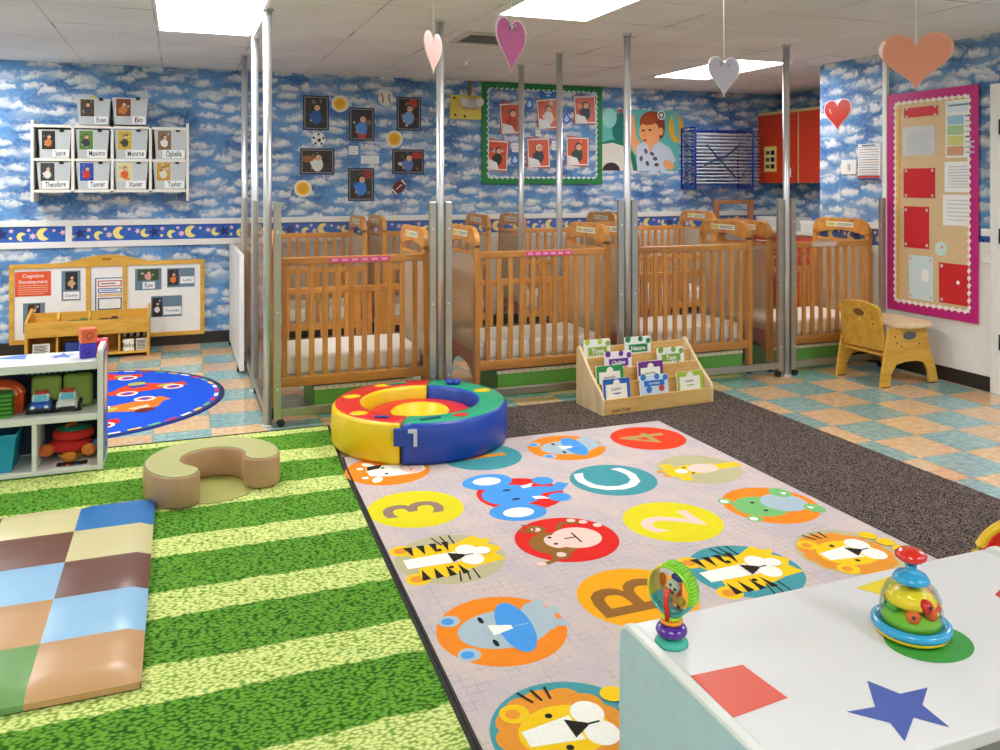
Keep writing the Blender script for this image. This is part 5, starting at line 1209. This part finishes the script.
# ================================================================== LOW WOODEN BIN STAND BEFORE THE WHITE BOARD
kx0, kx1, ky0, ky1 = -1.125, -.232, 7.38, 7.66
t = thing('wooden_bin_stand', ((kx0 + kx1) / 2, 7.52, 0), 'low wooden bin stand before the white board', 'bin stand')
for x in (kx0, kx1 - .02): b = B(); b.prism([(ky0, .001), (ky0, .31), (ky0 + .03, .33), (ky1 - .06, .37), (ky1, .39), (ky1, .001)], 0, x, x + .02, GOLD); b.done('end_panel', t, bevel=.003)
xi0, xi1 = kx0 + .0205, kx1 - .0205
b = B(); b.box(xi0, xi1, ky0, ky0 + .015, .21, .31, GOLD); b.done('front_panel', t, bevel=.002)
b = B(); b.box(xi0, xi1, ky1 - .015, ky1, .03, .35, GOLD); b.done('back_panel', t)
for z in (.195, .03): b = B(); b.box(xi0, xi1, ky0 + .0 if z > .1 else ky0, ky1 - .0155, z, z + .0145, GOLD); b.done('shelf', t)
for k in (1, 2, 3):
    x = kx0 + (kx1 - kx0) * k / 4 - .008; b = B(); b.prism([(ky0 + .016, .0455), (ky0 + .016, .194), (ky1 - .016, .194), (ky1 - .016, .0455)], 0, x, x + .014, GOLD); b.done('divider', t)
    b = B(); b.prism([(ky0 + .1, .2105), (ky0 + .1, .32), (ky0 + .13, .36), (ky0 + .17, .36), (ky0 + .2, .32), (ky0 + .2, .2105)], 0, x, x + .014, GOLD); b.done('upper_divider', t)
def bincard(k, txt, dx_, w_, lab, c=(236, 232, 220)):
    x = kx0 + (kx1 - kx0) * (k + .5) / 4 + dx_; b = B(); b.box(x - w_, x + w_, ky0 + .03, ky0 + .036, .0455, .14, M(c, .6)); A = Art(b, (x, ky0 + .03, .09), XU, ZU)
    if txt: A.t(txt, 0, 0, .045, BLACK, 0, .006)
    else:
        for q in range(7): A.r(-w_ * .85, -.035 + q * .011, w_ * (.8 - .3 * (q % 2)), -.03 + q * .011, BLACK)
    tag(b.done('picture_card'), lab, 'card', 'cards in the wooden bin stand')
bincard(3, 'Baby', -.045, .04, 'white lettered card in the bin stand compartment nearest the tiles'); bincard(3, '', .055, .045, 'black and white pattern card in the bin stand compartment nearest the tiles', (226, 222, 216)); bincard(0, '', 0, .06, 'black and white pattern card in the bin stand compartment farthest from the tiles'); bincard(2, '', -.04, .05, 'black and white pattern card in the bin stand compartment behind the toy blocks')
b = B(); x = kx0 + (kx1 - kx0) * 1.5 / 4; b.X = Matrix.Translation((x, ky0 + .1, .0455)) @ Matrix.Rotation(.3, 4, 'Z'); b.box(-.07, .07, -.04, .04, 0, .09, M((40, 70, 150), .6)); tag(b.done('blue_cloth_book', bevel=.012), 'blue cloth book lying in the wooden bin stand', 'book')
b = B(); x = kx0 + (kx1 - kx0) * 3.5 / 4
for k in range(7): b.tube([(x - .08 + k * .025, ky0 + .1 + .01 * math.sin(k), .15), (x - .075 + k * .025, ky0 + .13, .185), (x - .065 + k * .025, ky0 + .17, .15)], .012, BLACK if k % 2 else PAPER, 8)
tag(b.done('striped_cloth_toy'), 'black and white striped cloth toy lying on the bin stand cards', 'toy')
for k, c, lab in ((1, (90, 110, 50), 'green soft toy lying in the upper trough of the bin stand'), (2, (70, 50, 40), 'dark soft toy lying in the upper trough of the bin stand')):
    x = kx0 + (kx1 - kx0) * (k + .5) / 4; b = B(); b.ell((x, ky0 + .09, .262), (.085, .05, .05), M(c, .9), 14, 8); b.ell((x + .07, ky0 + .09, .29), (.035, .035, .035), M(c, .9), 12, 8); tag(b.done('soft_toy'), lab, 'toy')

# ================================================================== TOY SHELF AT THE EDGE OF THE TURF RUG
LAM = M((226, 226, 224), .35); LAMB = M((186, 200, 212), .4, var=.1, scale=5)
tx0, tx1, ty0, ty1, tz = -1.30, -.349, 4.49, 4.79, .0095
def rounded_side(yf, yb, zt_, r=.045, z0=.0):
    pts = [(yf, z0), (yb, z0)]
    for k in range(7): a = PI / 2 * k / 6; pts.append((yb - r + r * math.cos(a), zt_ - r + r * math.sin(a)))
    for k in range(7): a = PI / 2 + PI / 2 * k / 6; pts.append((yf + r + r * math.cos(a), zt_ - r + r * math.sin(a)))
    return pts
t = thing('toy_shelf', ((tx0 + tx1) / 2, 4.64, tz), 'white toy shelf with a rounded end panel on the turf rug', 'toy shelf')
for x in (tx0, tx1 - .025):
    b = B(); b.prism(rounded_side(ty0, ty1, .605, .03, tz + .0005), 0, x, x + .025, LAM); s_ = b.done('end_panel', t, bevel=.004)
    if x > -1:
        b = B(); A = Art(b, (tx1, 4.64, .32), YU, ZU, .0006); A.r(-.135, -.28, .135, .26, M((60, 90, 180), .4)); A.e(0, .09, .1, .15, M((236, 176, 60), .4)); A.e(0, .09, .06, .1, M((246, 226, 180), .4)); b.done('printed_panel', s_)
for z0_, z1_, n_ in ((.50, .54, 'top_board'), (.255, .288, 'middle_shelf'), (.012, .034, 'bottom_board')):
    b = B(); b.box(tx0 + .0255, tx1 - .0255, ty0 + .004, ty1 - .004, z0_, z1_, LAM); s_ = b.done(n_, t, bevel=.003)
    if n_ == 'top_board':
        for u, v, sh in ((15, 356, 'tri'), (62, 356, 'star')):
            q = on_z(u, v, .54); b = B(); A = Art(b, (max(q.x, tx0 + .06), min(max(q.y, ty0 + .06), ty1 - .06), .54), XU, YU, .0005)
            A.p([(-.1, -.02), (.05, .06), (.06, -.08)], M((80, 120, 200), .5)) if sh == 'tri' else A.star(0, 0, .075, M((80, 112, 190), .5), 5, .42); b.done('blue_sticker', s_)
b = B(); b.box(tx0 + .0255, tx1 - .0255, ty1 - .0035, ty1 - .0005, .0345, .50, M((46, 58, 92), .5)); b.done('back_board', t)
for x in (-.655, -.98): b = B(); b.box(x, x + .02, ty0 + .004, ty1 - .004, .0345, .2545, LAM); b.done('divider', t, bevel=.003)
# blocks on top
def block(x, y, z, s_, c, lab, rot=.15):
    b = B(); b.X = Matrix.Translation((x, y, z)) @ Matrix.Rotation(rot, 4, 'Z'); b.box(-s_, s_, -s_, s_, .0005, 2 * s_, M(c, .4)); A = Art(b, (0, -s_, s_), XU, ZU, .0012); k = tuple(int(v * .82) for v in c); A.c(0, 0, s_ * .55, M(k, .45)); A.k += .0004; A.star(0, 0, s_ * .35, M(c, .4), 5, .5)
    tag(b.done('toy_block', bevel=.005, seg=3), lab, 'toy block', 'soft blocks on the toy shelf')
q = on_y(88, 355, 4.62)
block(q.x, 4.60, .5405, .036, (74, 58, 200), 'purple toy block under the orange block'); block(q.x + .002, 4.60, .613, .036, (238, 112, 66), 'orange toy block on top of the purple block', .3); block(q.x + .045, 4.70, .5405, .034, (226, 60, 90), 'pinkish red toy block behind the purple block', -.2)
# cars
def car(u, c, roof, lab, y=4.545):
    q = on_y(u, 413, y); x = q.x; z = .2885; w_ = .047
    t = thing('toy_car', (x, y + .04, z), lab, 'toy car', 'chunky toy cars on the shelf')
    b = B(); b.prism([(y - .005, z + .015), (y, z + .045), (y + .02, z + .058), (y + .12, z + .058), (y + .13, z + .045), (y + .13, z + .015)], 0, x - w_, x + w_, M(c, .3, coat=.4)); b.done('body', t, bevel=.014, seg=4)
    b = B(); b.prism([(y + .018, z + .056), (y + .036, z + .09), (y + .09, z + .09), (y + .115, z + .056)], 0, x - w_ * .8, x + w_ * .8, M((236, 236, 238), .3)); b.done('cabin', t, bevel=.01, seg=3)
    b = B(); b.box(x - w_ * .62, x + w_ * .62, y + .036, y + .092, z + .0905, z + .1, M(roof, .3)); b.done('roof', t, bevel=.006)
    b = B(); A = Art(b, (x, y + .0182, z + .057), XU, Vector((0, .018, .034)), .003); A.p([(-w_ * .66, .004), (w_ * .66, .004), (w_ * .56, .034), (-w_ * .56, .034)], M((110, 196, 222), .2)); b.done('windscreen', t)
    for sg in (-1, 1):
        b = B(); b.ell((x + sg * w_ * .62, y - .005, z + .036), (.01, .006, .01), M((226, 236, 240), .2), 12, 8); b.done('headlight', t)
        for yy in (y + .03, y + .10): b = B(); b.cyl((x + sg * (w_ - .012), yy, z + .0225), (x + sg * (w_ + .014), yy, z + .0225), .022, BLACK, 18); b.cyl((x + sg * (w_ + .0142), yy, z + .0225), (x + sg * (w_ + .016), yy, z + .0225), .012, M((200, 200, 204), .3), 12); b.done('wheel', t)
    b = B(); b.box(x - w_ * .85, x + w_ * .85, y - .012, y - .004, z + .018, z + .032, BLACK); b.done('bumper', t, bevel=.003)
car(39.5, (24, 84, 190), (206, 40, 50), 'blue toy car with white cabin and red roof'); car(66.5, (226, 226, 228), (206, 40, 50), 'white toy car with red roof')
for u, lab in ((46.5, 'green cushion behind the blue toy car'), (78, 'green cushion behind the white toy car')):
    q = on_y(u, 400, 4.66); b = B(); b.box(q.x - .066, q.x + .066, 4.645, 4.70, .2885, .452, M((146, 172, 78), .6)); tag(b.done('square_cushion', bevel=.022, seg=4), lab, 'cushion', 'green cushions on the toy shelf')
q = on_y(52, 374, 4.74); b = B(); b.prism([(q.x + .12 * x, .4565 + .055 * z) for x, z in rrect(-1, 1, -.0, 1.0, .3, 5)], 1, 4.66, 4.75, M((24, 60, 84), .8)); A = Art(b, (q.x, 4.66, .4565), XU, ZU)
for i in range(9):
    for j in range(2): A.c(-.1 + .025 * i, .014 + .024 * j, .008, M((110, 200, 220), .7), 8)
tag(b.done('spotted_cloth_box', bevel=.006), 'dark blue cloth box with pale spots on top of the green cushions', 'toy')
# orange spotted arch and green crate
q0, q1 = on_y(-24, 400, 4.62), on_y(24.5, 400, 4.62); xm = (q0.x + q1.x) / 2; Rr = (q1.x - q0.x) / 2
b = B(); n = 20; rings = []
for k in range(n + 1):
    a = PI * k / n; r_ = Rr - .035; cx_, cz_ = xm + r_ * math.cos(a), .2885 + .085 + r_ * .62 * math.sin(a); rings.append([(cx_ + .035 * math.cos(a) * math.cos(p), 4.66 + .05 * math.sin(p), cz_ + .035 * math.sin(a) * math.cos(p)) for p in [2 * PI * i / 12 for i in range(12)]])
b.sweep(rings, M((222, 78, 30), .8)); 
for sg in (-1, 1): b.box(xm + sg * (Rr - .035) - .03, xm + sg * (Rr - .035) + .03, 4.62, 4.70, .2888, .375, M((222, 78, 30), .8))
for k in range(1, 16):
    for dy_, dd in ((-.048, 0), (-.036, .02)):
        a = PI * (k + (.5 if dd else 0)) / 16; r_ = Rr - .035 + dd; b.ell((xm + r_ * math.cos(a), 4.66 + dy_, .3735 + r_ * .62 * math.sin(a)), (.008, .004, .008), M((250, 190, 130), .8), 8, 6)
tag(b.done('spotted_arch_pillow'), 'orange arched soft toy with pale spots on the toy shelf', 'toy')
q = on_y(13, 400, 4.56); xr = q.x; b = B(); xl = xr - .2
for k in range(6): z = .289 + k * .02; b.box(xl, xr, 4.53, 4.61, z + .0, z + .012, M((70, 150, 40), .4)); b.box(xl + .006, xr - .006, 4.535, 4.605, z + .012, z + .02, M((36, 92, 24), .5))
tag(b.done('ribbed_crate', bevel=.002), 'bright green ribbed basket under the orange arched toy', 'basket')
b = B()
for k in range(5): x = xr + .02 + k * .018; b.box(x, x + .007, 4.72, 4.728, .2888, .37, BLACK)
b.box(xr + .015, xr + .11, 4.716, 4.732, .362, .37, BLACK); tag(b.done('black_rack'), 'small black rack behind the blue toy car', 'rack')
# lower compartments
q = on_y(17.5, 440, 4.56); xr = q.x; b = B(); zb_ = .0345; dp = 4.52
def taper(b, x0, x1, y0, y1, z0_, z1_, k, m, th_=.004):
    xm_, ym_ = (x0 + x1) / 2, (y0 + y1) / 2
    def ring(s_, z, off): return [b.v((xm_ + (x - xm_) * s_ + (off if x < xm_ else -off), ym_ + (y - ym_) * s_ + (off if y < ym_ else -off), z)) for x, y in ((x0, y0), (x1, y0), (x1, y1), (x0, y1))]
    a, c, d, e = ring(k, z0_, 0), ring(1, z1_, 0), ring(1, z1_, th_), ring(k, z0_ + th_, th_); b.face(a, m); b.face(e, m)
    for i in range(4):
        j = (i + 1) % 4; b.face([a[i], a[j], c[j], c[i]], m); b.face([c[i], c[j], d[j], d[i]], m); b.face([d[i], d[j], e[j], e[i]], m)
TQ = M((30, 150, 190), .35); t = thing('turquoise_tub', (xr - .14, 4.63, zb_), 'turquoise plastic tub in the lower shelf compartment', 'tub')
taper(b, xr - .29, xr, 4.51, 4.76, zb_ + .0005, .205, .86, TQ); b.done('tub_body', t)
b = B(); 
for q4 in ((xr - .298, xr + .008, 4.502, 4.512), (xr - .298, xr + .008, 4.758, 4.768), (xr - .298, xr - .288, 4.512, 4.758), (xr - .002, xr + .008, 4.512, 4.758)): b.box(*q4, .2055, .216, TQ)
b.done('rim', t, bevel=.003)
q = on_y(71, 455, 4.66); x = q.x; t = thing('plush_drum', (x, 4.66, .0345), 'red plush stacking toy with teal top in the lower shelf', 'plush toy')
PR = M((196, 36, 34), .9); b = B(); b.ell((x, 4.66, .105), (.10, .085, .032), PR, 24, 10, .7); b.done('lower_cushion', t); b = B(); b.ell((x + .012, 4.66, .158), (.095, .08, .03), PR, 24, 10, .7); b.done('upper_cushion', t)
b = B(); b.ell((x + .014, 4.66, .186), (.08, .068, .012), M((20, 124, 110), .9), 24, 8); b.done('teal_top', t)
for dx_, dz_, c in ((.085, .085, (228, 130, 60)), (-.1, .1, (214, 110, 50)), (.0, .06, (226, 140, 50)), (.13, .1, (80, 110, 190))): b = B(); b.ell((x + dx_, 4.60 + (.03 if dx_ == .13 else 0), dz_ ), (.034, .028, .03), M(c, .9), 14, 10); b.done('soft_knob', t)
b = B(); b.ell((x + .0, 4.66, .058), (.06, .06, .0225), M((210, 160, 60), .9), 18, 8); b.done('base', t); b = B(); b.tube([(x - .02, 4.64, .195), (x - .0, 4.63, .212), (x + .03, 4.64, .205)], .009, M((214, 110, 50), .9), 8); b.done('handle_loop', t)
q = on_y(72, 463, 4.53); b = B(); b.box(q.x - .085, q.x + .08, 4.498, 4.60, .0347, .0365, PAPER); A = Art(b, (q.x, 4.535, .0365), XU, YU); A.r(-.07, -.008, .065, .055, BLACK); A.c(-.02, .006, .012, M((220, 90, 50), .5), 12); A.c(.02, .004, .01, M((60, 110, 190), .5), 12); A.t('Soft Blocks', -.005, -.022, .022, M((40, 40, 60), .5), 0, .01); tag(b.done('shelf_label_card'), 'black and white picture label lying in the lower shelf', 'card')

# ================================================================== TOY CABINET IN THE FOREGROUND
fx0, fx1, fy0, fy1, fz = .715, 1.60, .86, 1.29, .63; g0 = .0132
t = thing('toy_cabinet', (1.16, 1.075, g0), 'white topped toy cabinet with pale blue end panel and shape stickers', 'toy cabinet')
BLUP = M((186, 206, 232), .45, var=.1, scale=30)
for x, e_ in ((fx0, 1), (fx1 - .02, 0)):
    b = B(); b.prism(rounded_side(fy0 - .01, fy1 + .004, fz + .012, .03, g0), 0, x, x + .02, LAM); s_ = b.done('end_panel', t, bevel=.004)
    b = B(); xx = x - .0015 if e_ else x + .0201; b.prism([(y, z - .006) if z > .1 else (y, z + .02) for y, z in rounded_side(fy0 - .006, fy1, fz + .012, .028, g0)], 0, xx, xx + .0014, BLUP); b.done('blue_laminate', s_)
b = B(); b.box(fx0 + .0205, fx1 - .0205, fy0, fy1, fz - .022, fz, M((224, 222, 224), .3, var=.02)); tp = b.done('top_board', t, bevel=.003)
for z in (.04, .32): b = B(); b.box(fx0 + .0205, fx1 - .0205, fy0, fy1 - .006, z, z + .02, LAM); b.done('shelf', t)
b = B(); b.box(fx0 + .0205, fx1 - .0205, fy1 - .0055, fy1 - .001, .06, fz - .0225, LAM); b.done('back_board', t)
def sticker(pts, c, nm):
    b = B(); b.poly([(x, y, fz + .0006) for x, y in pts], M(c, .4, var=.05)); b.done(nm, tp)
sticker([(.744, 1.12), (.744, 1.01), (.849, 1.02), (.84, 1.116)], (222, 90, 72), 'red_square_sticker')
sticker([(.906, .963), (.946, .921), (.933, .883), (.987, .918), (1.017, .883), (1.023, .936), (1.066, .965), (1.014, .968), (.993, 1.012), (.954, .957)], (72, 92, 170), 'blue_star_sticker')
sticker([(1.174 + .075 * math.cos(2 * PI * k / 40), 1.062 + .062 * math.sin(2 * PI * k / 40)) for k in range(40)], (62, 158, 66), 'green_circle_sticker')
sticker([on_z(u, v, fz)[:2] for u, v in ((856, 588), (942, 612), (905, 572))], (240, 214, 40), 'yellow_triangle_sticker')
sticker([on_z(u, v, fz)[:2] for u, v in ((995, 595), (1012, 606), (1030, 588), (1012, 578))], (196, 40, 50), 'dark_red_sticker')
# rattle wheel on a suction base
q = on_z(671.5, 643, fz); x, y = q.x, q.y; z = fz + .0007
t = thing('rattle_wheel_toy', (x, y, z), 'clear rattle wheel on a purple base at the cabinet corner', 'toy'); t.scale = (.77, .77, .77)
PUR = M((84, 40, 150), .2, coat=.5); b = B(); b.lathe([(0, 0), (.036, 0), (.036, .004), (.03, .012), (0, .016)], (x, y, z), M((60, 176, 150), .4), 32); b.done('suction_base', t)
b = B(); b.lathe([(0, .0165), (.024, .0165), (.033, .024), (.0345, .03), (.03, .038), (.018, .044), (0, .045)], (x, y, z), PUR, 32); b.done('purple_body', t)
b = B(); b.lathe([(.012, .0455), (.024, .046), (.025, .0495), (.024, .053), (.012, .0535)], (x, y, z), M((238, 150, 30), .3), 28); b.done('orange_ring', t)
b = B(); b.lathe([(.008, .054), (.021, .0545), (.022, .058), (.02, .0625), (.008, .063)], (x, y, z), M((170, 214, 40), .3), 28); b.done('lime_ring', t)
wa = -1.12; zc = z + .117; cxw, cyw = x + .004, y
XF = Matrix.Translation((cxw, cyw, zc)) @ Matrix.Rotation(wa, 4, 'Z')     # wheel turns about local y
b = B(); b.X = XF
b.tube([(0, -.022, -.06), (0, -.027, -.03), (0, -.027, .004)], .0058, M((214, 44, 32), .3), 12); b.box(-.01, .01, -.022, .022, -.066, -.056, M((214, 44, 32), .3)); b.tube([(0, .022, -.06), (0, .027, -.03), (0, .027, .004)], .0058, M((214, 44, 32), .3), 12); b.done('red_fork', t)
Rw = .053
for nm, a0_, a1_, c in (('green_rim', -.35, 1.9, (140, 214, 40)), ('yellow_rim', 1.9, 3.6, (236, 214, 70)), ('teal_rim', 3.6, 5.933, (60, 180, 186))):
    b = B(); b.X = XF; n = 20; m = M(c, .3, coat=.3); rings = []
    for k in range(n + 1):
        a = a0_ + (a1_ - a0_) * k / n; rings.append([(r_ * math.cos(a), yy, r_ * math.sin(a)) for r_, yy in ((Rw - .004, -.02), (Rw, -.02), (Rw + .001, 0), (Rw, .02), (Rw - .004, .02))])
    b.sweep(rings, m)
    if nm == 'green_rim':
        for k in range(17): a = a0_ + .08 + (a1_ - a0_ - .16) * k / 16; b.tube([((Rw + .001) * math.cos(a), -.016, (Rw + .001) * math.sin(a)), ((Rw + .0025) * math.cos(a), 0, (Rw + .0025) * math.sin(a)), ((Rw + .001) * math.cos(a), .016, (Rw + .001) * math.sin(a))], .0028, m, 8)
    b.done(nm, t)
for yy in (-.0195, .0185): b = B(); b.X = XF; b.tube([(0, yy, 0), (0, yy + .001, 0)], Rw - .0045, CLEAR, 36); b.done('clear_disc', t)
b = B(); b.X = XF; b.tube([(0, -.024, 0), (0, .024, 0)], .004, M((214, 44, 32), .3), 10); b.done('axle', t)
b = B(); b.X = XF; b.ell((.004, -.006, .008), (.015, .008, .015), M((240, 240, 240), .3), 16, 10); b.ell((.002, -.014, .014), (.003, .002, .003), BLACK, 8, 6); b.ell((.012, -.013, .006), (.0035, .002, .0035), BLACK, 8, 6); b.ell((.006, -.0135, -.002), (.004, .002, .003), BLACK, 8, 6); b.done('white_spinner', t)
for nm, p_, r_, c in (('blue_petal', (.012, 0, .027), (.016, .007, .009), (50, 40, 170)), ('orange_petal', (-.026, 0, .012), (.009, .007, .015), (236, 110, 40)), ('yellow_petal', (.02, 0, -.022), (.011, .007, .011), (240, 190, 60)), ('aqua_petal', (-.014, 0, -.026), (.012, .007, .009), (80, 200, 200))):
    b = B(); b.X = XF; b.ell(p_, r_, M(c, .3), 14, 8); b.done(nm, t)
# push-down popper dome
q = on_z(911, 634, fz); x, y = q.x, q.y; z = fz + .0008
t = thing('popper_dome_toy', (x, y, z), 'clear dome popper toy with a red push knob on the green circle', 'toy'); t.scale = (.96, .96, .92)
SKY = M((40, 160, 214), .25, coat=.5); b = B(); b.lathe([(0, 0), (.05, 0), (.06, .006), (.063, .012), (.06, .0125), (0, .0125)], (x, y, z), M((236, 200, 30), .3), 40); b.done('yellow_base', t)
b = B(); b.lathe([(.045, .013), (.0635, .013), (.0665, .018), (.0655, .025), (.060, .028), (.0535, .027), (.0525, .024), (.045, .024)], (x, y, z), SKY, 44); b.done('blue_ring', t)
b = B(); b.lathe([(0, .025), (.049, .025), (.046, .036), (.03, .042), (.02, .05), (0, .05)], (x, y, z), M((124, 204, 50), .35), 36); b.done('green_deck', t)
b = B(); b.lathe([(.008, .055), (.04, .06), (.043, .066), (.036, .076), (.02, .086), (.008, .088)], (x, y, z), M((236, 210, 30), .35), 32); b.done('yellow_cone', t)
b = B(); b.lathe([(.0515, .0285), (.0515, .05), (.049, .07), (.041, .088), (.03, .098), (.024, .101)], (x, y, z), CLEAR, 44); b.done('clear_dome', t)
b = B(); b.lathe([(0, .1), (.03, .0995), (.031, .103), (.026, .111), (.012, .116), (.0095, .12), (.0095, .136), (0, .136)], (x, y, z), SKY, 36); b.done('blue_cap', t)
b = B(); b.lathe([(0, .1365), (.02, .1365), (.0265, .142), (.0265, .148), (.02, .1545), (.01, .157), (0, .1575)], (x, y, z), M((222, 36, 28), .2, coat=.6), 36); b.done('red_knob', t)
for i, (a, r_, h_, c) in enumerate(((-1.7, .036, .068, (214, 40, 30)), (-1.2, .034, .05, (238, 96, 40)), (-2.3, .036, .049, (238, 110, 40)), (-.6, .037, .052, (226, 60, 34)), (2.8, .034, .056, (90, 190, 70)), (.5, .034, .05, (226, 60, 34)), (1.9, .035, .05, (240, 120, 40)))):
    b = B(); px, py = x + r_ * math.cos(a), y + r_ * math.sin(a); b.ell((px, py, z + h_), (.0125, .0125, .0125), M(c, .25), 14, 10); b.ell((px + .0105 * math.cos(a), py + .0105 * math.sin(a), z + h_ + .003), (.0035, .0035, .0035), BLACK if i % 2 == 0 else M((240, 220, 60), .3), 8, 6); b.done('popping_ball', t)
# red round toy behind the cabinet
t = thing('round_activity_toy', (2.005, 1.52, RZ), 'round red toy with a yellow rim standing behind the cabinet', 'toy')
X = Matrix.Translation((2.005, 1.52, .42)) @ Matrix.Rotation(-.45, 4, 'Z')
b = B(); b.X = X; b.tube([(0, .015, 0), (0, -.015, 0)], .115, M((220, 40, 26), .3, coat=.4), 40); b.done('red_disc', t)
b = B(); b.X = X; b.tube([(.122 * math.cos(2 * PI * k / 40), 0, .122 * math.sin(2 * PI * k / 40)) for k in range(40)], .012, M((240, 196, 30), .3), 10, True); b.done('yellow_rim', t)
b = B(); b.X = X; b.tube([(0, 0, -.12), (0, 0, -.395)], .02, M((240, 196, 30), .3), 14); b.done('stand', t)
b = B(); b.lathe([(0, 0), (.09, 0), (.09, .008), (.02, .02), (0, .02)], (2.005, 1.52, RZ + .0014), M((40, 110, 190), .3), 28); b.done('foot', t)
b = B(); b.X = X; b.ell((.02, -.018, .03), (.028, .008, .028), M((40, 150, 70), .3), 16, 8); b.done('green_button', t)

for o in list(bpy.data.objects):
    if '_o' in o: del o['_o']
